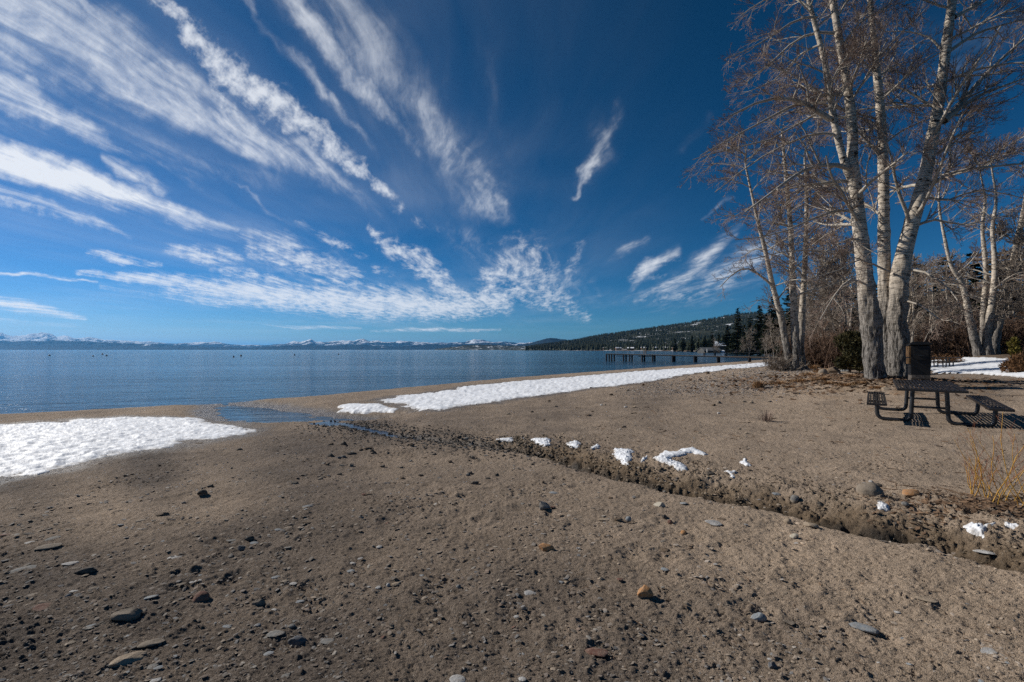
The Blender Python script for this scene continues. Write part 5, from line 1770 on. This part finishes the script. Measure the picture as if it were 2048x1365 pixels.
def m_mount(snowlow):
    def b(N, p, o):
        geo = N.n('ShaderNodeNewGeometry')
        z = N.n('ShaderNodeSeparateXYZ'); N.set(z, 0, geo.outputs['Position'])
        nz = N.n('ShaderNodeSeparateXYZ'); N.set(nz, 0, geo.outputs['Normal'])
        n = N.noise(geo.outputs['Position'], .0022, 9, .72, .6)
        h = N.math('ADD', N.math('DIVIDE', z.outputs[2], snowlow), N.rng(n, .3, .7, -.9, .9))
        sn = N.rng(h, .72, .95)
        rock = N.rng(N.noise(N.scale(geo.outputs['Position'], (.004, .004, .01)), 1.0, 8, .75), .56, .62)
        sn = N.math('MULTIPLY', sn, N.math('SUBTRACT', 1.0, N.math('MULTIPLY', rock, .75)))
        c = N.mix(N.rng(n, .3, .7), (.010, .024, .040, 1), (.030, .045, .060, 1))
        N.set(p, 'Base Color', N.mix(sn, c, (.80, .82, .86, 1))); N.set(p, 'Roughness', .9); N.set(p, 'Specular IOR Level', .05)
        bm = N.n('ShaderNodeBump'); N.set(bm, 'Strength', .7); N.set(bm, 'Distance', 120); N.set(bm, 'Height', n); N.set(p, 'Normal', bm)
    return b


def mountains(name, pts, Yc, depth, seed, mat, rug=.5, f=1 / 1500., nu=1300, nv=90):
    su, sz = skyline(pts, Yc)
    u, v = np.meshgrid(np.linspace(su.min(), su.max(), nu), np.linspace(0, 1, nv))
    Y = Yc - depth + v * depth * 1.5
    X = u * Y
    env = np.interp(u, su, sz) * 1.06
    r1 = 1 - np.abs(fbm(X, Y, f, 5, seed, .55)) * 2.2
    c = np.interp(v, [0, .12, .45, .667, .85, 1], [0, .12, .50, 1, .45, 0])
    z = env * c * (1 - rug * (1 - np.clip(r1, 0, 1)) * np.where(np.abs(v - .667) < .05, .12, 1))
    z = z + env * .20 * fbm(X, Y, f * 3.5, 5, seed + 9, .6) * c - 3
    ii = (np.arange(nv - 1)[:, None] * nu + np.arange(nu - 1)[None]).ravel()
    o = mesh_np(name, np.stack([X, Y, z + LAKE], -1).reshape(-1, 3), np.stack([ii, ii + 1, ii + nu + 1, ii + nu], 1), M[mat], True)
    return tag(o, kind='structure')


M['mount far'] = material('snowy_range', m_mount(300))
M['mount near'] = material('dark_foothills', m_mount(560))
MT = [(-901, 672), (-400, 664), (-100, 668), (-30, 664), (0, 666), (14, 671), (30, 673), (60, 670), (95, 667), (115, 675), (135, 673), (155, 678), (175, 676), (200, 680), (240, 682), (300, 685), (350, 688), (400, 686), (430, 684), (450, 688), (480, 690), (540, 691), (570, 688),
      (590, 683), (602, 685), (622, 679), (632, 684), (650, 686), (668, 683), (690, 682), (708, 683), (727, 678), (740, 683), (756, 681), (775, 685), (800, 683), (830, 684), (860, 686), (900, 686), (930, 684), (948, 680), (965, 681), (985, 684), (1010, 685), (1040, 687), (1080, 685), (1150, 690), (1300, 694), (1500, 695)]
mountains('snowy_mountains', MT, 17000, 4200, 701, 'mount far', .45)
FT = [(-900, 690), (-200, 684), (0, 682), (60, 684), (130, 682), (190, 684), (260, 688), (340, 690), (420, 694), (500, 696), (560, 692), (610, 690), (660, 693), (720, 690), (790, 694), (850, 690), (900, 690), (960, 687), (1000, 688), (1030, 691), (1080, 694), (1200, 697)]
mountains('wooded_foothills', FT, 12500, 1800, 731, 'mount near', .35, 1 / 900.)
mountains('blue_hill', [(1000, 698), (1030, 692), (1060, 686), (1085, 679), (1100, 676), (1118, 678), (1140, 682), (1170, 684), (1200, 688), (1300, 694)], 7000, 1800, 741, 'mount near', .2, 1 / 900., 200, 50)
mountains('wooded_point', [(868, 698.6), (905, 694), (930, 691), (960, 690), (1000, 691), (1040, 692), (1090, 693), (1150, 695)], 5200, 700, 751, 'hill', .2, 1 / 300., 200, 40)

# ------------------------------------------------------------------ houses on the shore
M['wall'] = simple('weathered_timber_wall', (.05, .05, .05), (.10, .10, .095), .5, .85, .2)
M['wall brown'] = simple('brown_timber_wall', (.09, .05, .03), (.15, .09, .06), .5, .85, .2)
M['roof'] = simple('grey_shingle_roof', (.09, .095, .10), (.16, .165, .17), .8, .85, .3)
M['snowroof'] = simple('snow_on_roof', (.74, .76, .80), (.86, .87, .89), .6, .7, .2)
M['glass'] = simple('window_glass', (.015, .02, .025), (.03, .035, .04), 1, .08, 0, spec=.6)


def house(x, y, rz, w, d, h, wall, roof, lab, roofs=1):
    root = empty('lake_house', (x, y, gz1(x, y) - .3), rz)
    tag(root, lab, 'house', None)
    m = MB(); m.box((0, 0, h / 2), (w, d, h))
    if roofs > 1: m.box((w * .62, d * .05, h * .36), (w * .5, d * .8, h * .72))
    m.build('wall', M[wall], root)

    def gable(cx, cy, ww, dd, z0, rise, mat):
        g = MB()
        a, b = ww / 2 + .5, dd / 2 + .6
        V = []
        for t in (0, .25):
            V += [(-a, -b, z0 + t), (a, -b, z0 + t), (a, 0, z0 + rise + t), (-a, 0, z0 + rise + t), (-a, b, z0 + t), (a, b, z0 + t)]
        V = np.array(V) + np.array([cx, cy, 0])
        g.add(V, [(6, 7, 8, 9), (9, 8, 11, 10), (1, 0, 3, 2), (2, 3, 4, 5), (0, 1, 7, 6), (5, 4, 10, 11), (0, 6, 9, 3), (3, 9, 10, 4), (1, 2, 8, 7), (2, 5, 11, 8)])
        g.build('roof', M[mat], root)
        for sx in (-1, 1):
            xg = cx + sx * ww / 2
            e = MB(); e.add([(xg, cy - dd / 2, z0), (xg, cy + dd / 2, z0), (xg, cy, z0 + rise * .9)], None, [(0, 1, 2)])
            e.build('gable', M[wall], root)
    gable(0, 0, w, d, h, h * .55, roof)
    if roofs > 1: gable(w * .62, d * .05, w * .5, d * .8, h * .72, h * .35, 'snowroof')
    for k in range(3 if roofs > 1 else 2):
        f = MB(); xx = -w * .3 + k * w * .3
        f.box((xx, -d / 2 - .06, h * .5), (w * .2, .12, h * .42)); wn = f.build('window', M['roof'], root)
        g = MB(); g.box((xx, -d / 2 - .13, h * .5), (w * .2 - .3, .06, h * .42 - .3)); g.build('pane', M['glass'], wn)
    return root


house((1418 - 1024) / F * 330, 330, .15, 13, 9, 4.2, 'wall', 'roof', 'dark grey lake house with hipped grey roof and a snowy wing behind the far dock', 2)
for k, (px, Y, lab) in enumerate([(1212, 960, 'snow-roofed villa farthest left in the snowy clearing over the water'), (1236, 930, 'snow-roofed villa second from the left over the water'),
                                  (1262, 900, 'snow-roofed villa third from the left over the water'), (1288, 860, 'snow-roofed villa in the middle of the row over the water'),
                                  (1312, 800, 'snow-roofed villa third from the right over the water'), (1332, 760, 'snow-roofed villa second from the right over the water'),
                                  (1352, 700, 'snow-roofed villa nearest the dark pines over the water'), (1145, 1380, 'tiny snow-roofed cabin on the far wooded point'), (1100, 1560, 'tiniest snow-roofed cabin farthest out on the wooded point')]):
    x = (px - 1024) / F * Y
    d0, s0, _ = seg_dist(np.array([x]), np.array([float(Y)]), SHORE)
    for _ in range(60):        # keep to dry land
        if d0[0] * s0[0] > 30: break
        Y *= 1.03; x = (px - 1024) / F * Y
        d0, s0, _ = seg_dist(np.array([x]), np.array([float(Y)]), SHORE)
    house(x, Y, .4 * math.sin(k * 2.1), 14 + 3 * math.sin(k), 9, 4.5, 'wall brown', 'snowroof', lab)['group'] = 'villas on the opposite shore'
house((1440 - 1024) / F * 400, 400, -.3, 8, 7, 7.5, 'wall brown', 'snowroof', 'brown cabin with snowy roof showing above the grey lake house')

# ------------------------------------------------------------------ docks
M['plank'] = simple('dock_planks', (.17, .13, .10), (.30, .245, .19), 2.5, .8, .3, stretch=(1, 6, 1))
M['pile'] = simple('dark_wet_piles', (.012, .013, .017), (.035, .036, .042), 3, .55, .3)
M['white'] = simple('white_painted_post', (.55, .55, .53), (.72, .72, .70), 3, .6, .1)


def dock(name, lab, A, B, za, zb, width, posts, thick=.20, rail=None, extra=None):
    A = np.array(A, float); B = np.array(B, float)
    root = empty(name, (A[0], A[1], LAKE)); tag(root, lab, 'dock')
    d = (B - A) / np.linalg.norm(B - A); nrm = np.array([-d[1], d[0]])
    L = np.linalg.norm(B - A)
    o_ = np.array([A[0], A[1], LAKE])
    m = MB()
    nP = int(L / .5)
    for k in range(nP):
        t = (k + .5) / nP; c = A + d * L * t
        z = za + (zb - za) * t
        R = Matrix.Rotation(math.atan2(d[1], d[0]), 3, 'Z')
        m.box(np.array([c[0], c[1], z - .03]) - o_, (L / nP - .03, width, .06), R)
    for s in (-1, 1):
        a = A + nrm * s * (width / 2 - .06); b = B + nrm * s * (width / 2 - .06)
        m.add(np.array([(a[0], a[1], za - .06), (b[0], b[1], zb - .06), (b[0], b[1], zb - thick), (a[0], a[1], za - thick),
                        (a[0] + nrm[0] * .08, a[1] + nrm[1] * .08, za - .06), (b[0] + nrm[0] * .08, b[1] + nrm[1] * .08, zb - .06), (b[0] + nrm[0] * .08, b[1] + nrm[1] * .08, zb - thick), (a[0] + nrm[0] * .08, a[1] + nrm[1] * .08, za - thick)]) - o_,
              [(0, 1, 2, 3), (5, 4, 7, 6), (0, 4, 5, 1), (3, 2, 6, 7)])
    m.build('deck', M['plank'], root)
    for t, r, up in posts:
        for s in (-1, 1):
            c = A + d * L * t + nrm * s * (width / 2 - .2)
            z1 = za + (zb - za) * t - .05 + up
            p_ = MB(); zb_ = min(gz1(c[0], c[1]), LAKE) - .4
            p_.tube(np.array([(c[0], c[1], zb_), (c[0], c[1], z1)]) - o_, r, 10); p_.build('post', M['pile'], root, True)
    return root, A, B, d, nrm, o_


r1, A, B, d, nrm, o_ = dock('dock', 'nearer wooden dock on dark piles reaching out over the lake from the beach', (20.0, 95.0), (46.5, 77.5), .80, .28, 1.9,
                            [(.0, .16, 0), (.035, .16, 0), (.115, .16, 0), (.155, .16, 0), (.235, .18, 0), (.30, .18, 0), (.42, .2, 0), (.545, .2, 0), (.67, .2, 0), (.83, .2, 0), (.96, .16, 0)])
m = MB()
a0 = A - o_[:2]; Lk = np.linalg.norm(B - A)
for t in (.06, .20):
    c0 = a0 + d * Lk * t; c1 = a0 + d * Lk * (t + .11)
    m.tube([(c0[0], c0[1], 1.0), (c1[0], c1[1], 1.0)], .07, 6)
m.build('cross_brace', M['pile'], r1)
m = MB(); c = a0 + d * Lk * .245
for s in (-.7, .7): m.tube([(c[0] + nrm[0] * s, c[1] + nrm[1] * s, 1.4), (c[0] + nrm[0] * s, c[1] + nrm[1] * s, 2.65)], .07, 6)
for k in range(4): m.tube([(c[0] - nrm[0] * .7, c[1] - nrm[1] * .7, 1.7 + k * .28), (c[0] + nrm[0] * .7, c[1] + nrm[1] * .7, 1.7 + k * .28)], .04, 6)
m.build('ladder', M['plank'], r1)
r2, A, B, d, nrm, o_ = dock('dock', 'farther low dock with handrail and white bollards near the brown bank', (71, 168), (112, 160), .62, .62, 2.2,
                            [(t, .16, 1.0 if k % 2 else 0) for k, t in enumerate(np.linspace(0, .97, 12))])
m = MB(); a0 = A - o_[:2]; b0 = B - o_[:2]
for hh in (1.3 + .95, 1.3 + .5): m.tube([(a0[0], a0[1], hh), (b0[0], b0[1], hh)], .06, 6)
m.build('handrail', M['pile'], r2)
for t in (.02, .50, .56):
    m = MB(); c = a0 + (b0 - a0) * t - nrm * .8
    m.tube([(c[0], c[1], 1.2), (c[0], c[1], 2.7)], .16, 10); m.build('bollard', M['white'], r2, True)

# stone bank near the second dock
rs = np.random.RandomState(77)
for k in range(26):
    px = rs.uniform(1345, 1560); Y = np.interp(px, [1345, 1400, 1480, 1560], [560, 520, 300, 215]) * rs.uniform(.98, 1.1)
    x = (px - 1024) / F * Y
    V, Fc = stone(400 + k % 6, (3.4, 2.2, 1.7), 'chunky', 3)
    s = rs.uniform(.5, 1.2) * Y / 320
    o = mesh_np('boulder', V * s, Fc, M['rock brown'], True); o.location = (x, Y, max(gz1(x, Y), LAKE) + .2)
    tag(o, 'one of the brown boulders lining the water near the farther dock', 'boulder', 'boulders lining the far bank')

# floats on the lake
for k, (px, py, big, lab) in enumerate([(99, 712, 1.0, 'leftmost dark float on the lake'), (186, 713, .9, 'float second from the left on the lake'), (205, 709.5, 1.0, 'left one of a close pair of floats on the lake'),
                                        (213, 712.5, 1.1, 'right one of a close pair of floats on the lake'), (467, 714.5, 1.0, 'left one of the middle pair of floats'), (482, 712.5, 1.2, 'right one of the middle pair of floats'),
                                        (589, 711, 1.0, 'single float out on the lake below the first snowy peak'), (677, 709.5, .8, 'small float right of the single one')]):
    X, Y = flat_px(px, py, LAKE)
    s = Y / F * 1.7 * big
    root = empty('mooring_buoy', (X, Y, LAKE)); tag(root, lab, 'buoy', 'mooring floats on the lake')
    V, Fc = ICO3
    mesh_np('float', V * np.array([s, s, s * .8]) + np.array([0, 0, s * .3]), Fc, M['pile'], True, root)
    m = MB(); m.tube([(0, 0, s), (0, 0, s * 1.6)], s * .18, 8); m.tube([(0, 0, s * 1.55), (s * .3, 0, s * 1.75), (0, 0, s * 1.95), (-s * .3, 0, s * 1.75), (0, 0, s * 1.55)], s * .08, 6)
    m.build('mooring_ring', M['pile'], root, True)

# ------------------------------------------------------------------ picnic tables
M['coated'] = simple('dark_brown_coated_steel', (.006, .005, .005), (.014, .010, .009), 14, .40, .3, 55, 3, .003, spec=.6)
M['frame'] = simple('black_powder_coated_tube', (.010, .011, .013), (.022, .023, .026), 10, .42, .1, spec=.5)


def slat_top(w, L, z, nb, pitch, edge=.045):
    m = MB()
    for s in (-1, 1):
        m.box((s * (w / 2 - .02), 0, z - .02), (.04, L, edge))
        m.box((0, s * (L / 2 - .02), z - .0215), (w - .08, .04, edge))
    for k in range(nb):
        x = -w / 2 + .04 + (w - .08) * (k + .5) / nb
        m.box((x, 0, z - .008), ((w - .08) / nb * .56, L - .081, .008))
    n = max(2, int(L / pitch))
    for k in range(1, n):
        y = -L / 2 + L * k / n
        m.box((0, y, z - .019), (w - .081, .022, .010))
    return m


def arc_path(pts, r=.16, n=6):
    """polyline with rounded corners"""
    pts = [np.array(p, float) for p in pts]; out = [pts[0]]
    for a, b, c in zip(pts[:-2], pts[1:-1], pts[2:]):
        u = norm(a - b); v = norm(c - b)
        p0, p2 = b + u * r, b + v * r
        for k in range(n + 1):
            t = k / n; out.append((1 - t) ** 2 * p0 + 2 * t * (1 - t) * b + t * t * p2)
    out.append(pts[-1])
    return np.array(out)


def picnic_table(loc, rz, tilt, lab, w=1.08, L=2.95):
    root = empty('picnic_table', loc, rz)
    root.rotation_euler = (tilt, 0, rz)
    tag(root, lab, 'picnic table')
    tt_ = slat_top(w, L, .76, 15, .36).build('table_top', M['coated'], root)
    bx = w / 2 + .445
    for s in (-1, 1):
        b = slat_top(.34, L - .15, .45, 5, .36)
        V = np.vstack(b.V) + np.array([s * bx + (.10 if s < 0 else 0), -.12 - (.26 if s < 0 else 0), 0])
        mesh_np('bench', V, [np.vstack(b.Fq)], M['coated'], False, root)
    for ye in (-1, 1):
        y = ye * (L / 2 - .52)
        for s in (-1, 1):
            P = arc_path([(s * bx + (.10 if s < 0 else 0), y, .42), (s * (bx - .02) + (.10 if s < 0 else 0), y, .03), (s * .30, y, .03), (s * .27, y, .72)], .13)
            m = MB(); m.tube(P, .039, 12)
            m.tube([(s * bx - .13 + (.10 if s < 0 else 0), y, .415), (s * bx + .13 + (.10 if s < 0 else 0), y, .415)], .022, 8)
            m.build('leg', M['frame'], root, True)
        m = MB(); m.tube([(-.28, y, .34), (.28, y, .34)], .024, 8); m.tube([(-.48, y, .722), (.48, y, .722)], .024, 8)
        m.build('cross_brace', M['frame'], root, True)
    return root


YAW = -R_(38.4)
nl = np.array([8.2, 9.68]); sh = np.array([math.cos(YAW), math.sin(YAW)]); ln_ = np.array([-math.sin(YAW), math.cos(YAW)])
ctr = nl + sh * .54 + ln_ * 1.48
z0 = gz1(*(ctr - ln_ * 1.0)); z1 = gz1(*(ctr + ln_ * 1.0))
picnic_table((ctr[0], ctr[1], (z0 + z1) / 2 + .015), YAW, math.atan2(max(z1 - z0, .03), 2.0), 'dark brown metal picnic table with two lattice benches on the sand by the big aspens')
x = (1880 - 1024) / F * 33
picnic_table((x, 33, gz1(x, 33) + .05), .5, 0, 'distant dark picnic table dusted with snow behind the black bin', 1.0, 1.9)

# ------------------------------------------------------------------ black bin beside the tree
M['black'] = simple('black_painted_sheet', (.006, .006, .007), (.014, .013, .013), 6, .6, .2, spec=.3)
M['board'] = simple('brown_stained_board', (.10, .055, .022), (.18, .10, .045), 6, .8, .4, stretch=(4, 4, 1))
M['footing'] = simple('old_concrete', (.07, .06, .05), (.13, .11, .095), 6, .9, .5)
bxw, byw = (1838 - 1024) / F * 15.6, 15.6
root = empty('waste_bin', (bxw, byw, gz1(bxw, byw)), -.55)
tag(root, 'tall black metal waste bin with a brown side board beside the thick aspen trunks', 'bin')
m = MB(); m.box((0, 0, .88), (.50, .52, 1.0)); m.build('body', M['black'], root)
m = MB(); m.box((0, -.02, 1.415), (.57, .60, .06), Matrix.Rotation(R_(-6), 3, 'X')); m.box((0, .0, 1.47), (.42, .43, .05), Matrix.Rotation(R_(-6), 3, 'X')); m.build('lid', M['black'], root)
m = MB(); m.box((.0, -.285, 1.08), (.38, .02, .34)); dr = m.build('door', M['black'], root)
m = MB(); m.box((0, -.31, 1.05), (.16, .03, .03)); m.build('handle', M['frame'], dr)
m = MB(); m.box((-.285, -.02, 1.18), (.05, .46, .36)); m.box((-.285, -.02, .86), (.045, .42, .2)); m.build('side_board', M['board'], root)
m = MB(); m.box((0, 0, .33), (.48, .53, .12)); m.build('ledge', M['footing'], root)
for s in (-1, 1):
    m = MB(); m.box((s * .17, 0, .10), (.16, .40, .36)); m.build('leg', M['footing'], root)

# ------------------------------------------------------------------ willow shoots at the right
def willow(px, py, n, Hm, seed, lab, lean=.5):
    x, y = ray_ground(px, py, g_base)
    rs = np.random.RandomState(seed)
    root = empty('willow_shrub', (x, y, gz1(x, y))); tag(root, lab, 'shrub', None)
    a = rs.uniform(0, 6.28, n); ln = rs.uniform(.05, 1, n) * lean
    d = norm(np.stack([np.cos(a) * ln - .05, np.sin(a) * ln * .6, np.ones(n)], 1)); L = Hm * rs.uniform(.45, 1.0, n)
    P = np.empty((n, 8, 3)); P[:, 0] = np.stack([rs.normal(0, .13, n), rs.normal(0, .09, n), np.full(n, -.03)], 1)
    for k in range(1, 8):
        d = norm(d + rs.normal(0, .15, (n, 3)) + np.array([0, 0, .10])); P[:, k] = P[:, k - 1] + d * (L / 7)[:, None]
    R = np.linspace(.0046, .0018, 8)[None] * rs.uniform(.7, 1.2, (n, 1))
    V, q = tubes(P, R, 6); mesh_np('stems', V, q, M['willow'], True, root)
    P2, R2 = spawn(P, R, 4, .2, .9, .12, .45, .5, 6, rs, wig=.08, lift=.25, rk=.6, rmin=.0016)
    V, q = tubes(P2, R2, 4)
    P3, R3 = spawn(P2, R2, 1, .3, .8, .05, .2, .45, 4, rs, wig=.08, lift=.2, rk=.6, rmin=.0014)
    V3, q3 = tubes(P3, R3, 3)
    mesh_np('shoots', np.vstack([V, V3]), [q, q3 + len(V)], M['willow red'], True, root)
    return root


willow(1968, 995, 12, .78, 5, 'yellow-stemmed willow shoots with red tips on the stream bank at right'  , 1.0)
willow(2040, 1010, 12, 1.0, 6, 'taller willow shoots leaning in at the right edge', 1.0)

# litter of dead leaves and sticks
rs = np.random.RandomState(12)


def litter(name, n, sampler, size, lab, seed, sticks=False):
    rs = np.random.RandomState(seed)
    XY = sampler(rs, n)
    g = ground_z(XY[:, 0], XY[:, 1], False)
    if sticks:
        a = rs.uniform(0, 6.28, n); L = size * rs.uniform(.4, 1.8, n) * XY[:, 1] / 5
        K = 4
        P = np.empty((n, K, 3))
        for k in range(K):
            t = k / (K - 1) - .5
            P[:, k, 0] = XY[:, 0] + np.cos(a) * L * t + rs.normal(0, .06, n) * L; P[:, k, 1] = XY[:, 1] + np.sin(a) * L * t + rs.normal(0, .06, n) * L
            P[:, k, 2] = ground_z(P[:, k, 0], P[:, k, 1], False) + .006
        R = np.repeat((XY[:, 1] / F * rs.uniform(.35, .8, n))[:, None], K, 1)
        V, q = tubes(P, R, 4)
        o = mesh_np(name, V, q, M['litter'], True)
    else:
        a = rs.uniform(0, 6.28, n); s = size * rs.uniform(.5, 1.4, n) * np.sqrt(XY[:, 1] / 5)
        u = np.stack([np.cos(a), np.sin(a), rs.uniform(-.3, .6, n)], 1) * s[:, None]; v = np.stack([-np.sin(a), np.cos(a), rs.uniform(-.4, .4, n)], 1) * s[:, None] * .5
        c = np.stack([XY[:, 0], XY[:, 1], g + s * .25], 1)
        V = np.stack([c - u, c - v, c + u, c + v], 1).reshape(-1, 3)
        o = mesh_np(name, V, np.arange(4 * n).reshape(-1, 4), M['litter'], False)
    return tag(o, lab, 'litter', kind='stuff')


def around(px, py, sx, sy):
    c = ray_ground(px, py, g_base)
    return lambda rs, n: np.stack([rs.normal(c[0], sx, n), rs.normal(c[1], sy, n)], 1)


litter('leaf_litter', 1300, around(2010, 1020, .55, .2), .032, 'dead brown leaves caught round the foot of the willow shoots', 1)
litter('leaf_litter', 1900, around(1760, 754, 2.2, 1.3), .05, 'brown leaves drifted round the foot of the biggest aspens', 2)
litter('fallen_twigs', 170, around(2000, 1010, .6, .3), .16, 'tangle of fallen twigs under the willow shoots', 3, True)


def spread_sampler(x0, x1, y0, y1):
    def f(rs, n):
        px = rs.uniform(x0, x1, n); py = rs.uniform(y0, y1, n)
        return rows_to_world(px, py, n)
    return f


litter('fallen_twigs', 240, spread_sampler(1150, 2100, 790, 960), .05, 'small twigs and bark bits strewn over the sand round the picnic table', 4, True)
litter('fallen_twigs', 90, spread_sampler(1150, 2048, 1080, 1340), .06, 'thin twigs lying on the pale sand in the right foreground', 5, True)
litter('leaf_litter', 700, spread_sampler(1200, 2100, 775, 960), .012, 'scattered leaf scraps over the sand round the picnic table', 6)


# ------------------------------------------------------------------ air between here and the far shore
def build_haze():
    m = MB()
    x0, x1, y0, y1, z0, z1 = -61000, 61000, -3500, 61000, -60, 720
    m.box(((x0 + x1) / 2, (y0 + y1) / 2, (z0 + z1) / 2), (x1 - x0, y1 - y0, z1 - z0))
    mat = bpy.data.materials.new('clear_air_haze'); mat.use_nodes = True
    t = mat.node_tree; t.nodes.clear()
    v = t.nodes.new('ShaderNodeVolumePrincipled'); o = t.nodes.new('ShaderNodeOutputMaterial')
    v.inputs['Color'].default_value = (.11, .47, 1.0, 1)
    v.inputs['Density'].default_value = HAZE
    v.inputs['Anisotropy'].default_value = .35
    t.links.new(v.outputs[0], o.inputs['Volume'])
    h = m.build('haze', mat)
    tag(h, kind='stuff')


HAZE = 2.4e-5
build_haze()

litter('leaf_litter', 850, around(1640, 752, 2.6, 3.0), .06, 'russet leaves and bark scraps on the rise in front of the juniper bushes', 9)
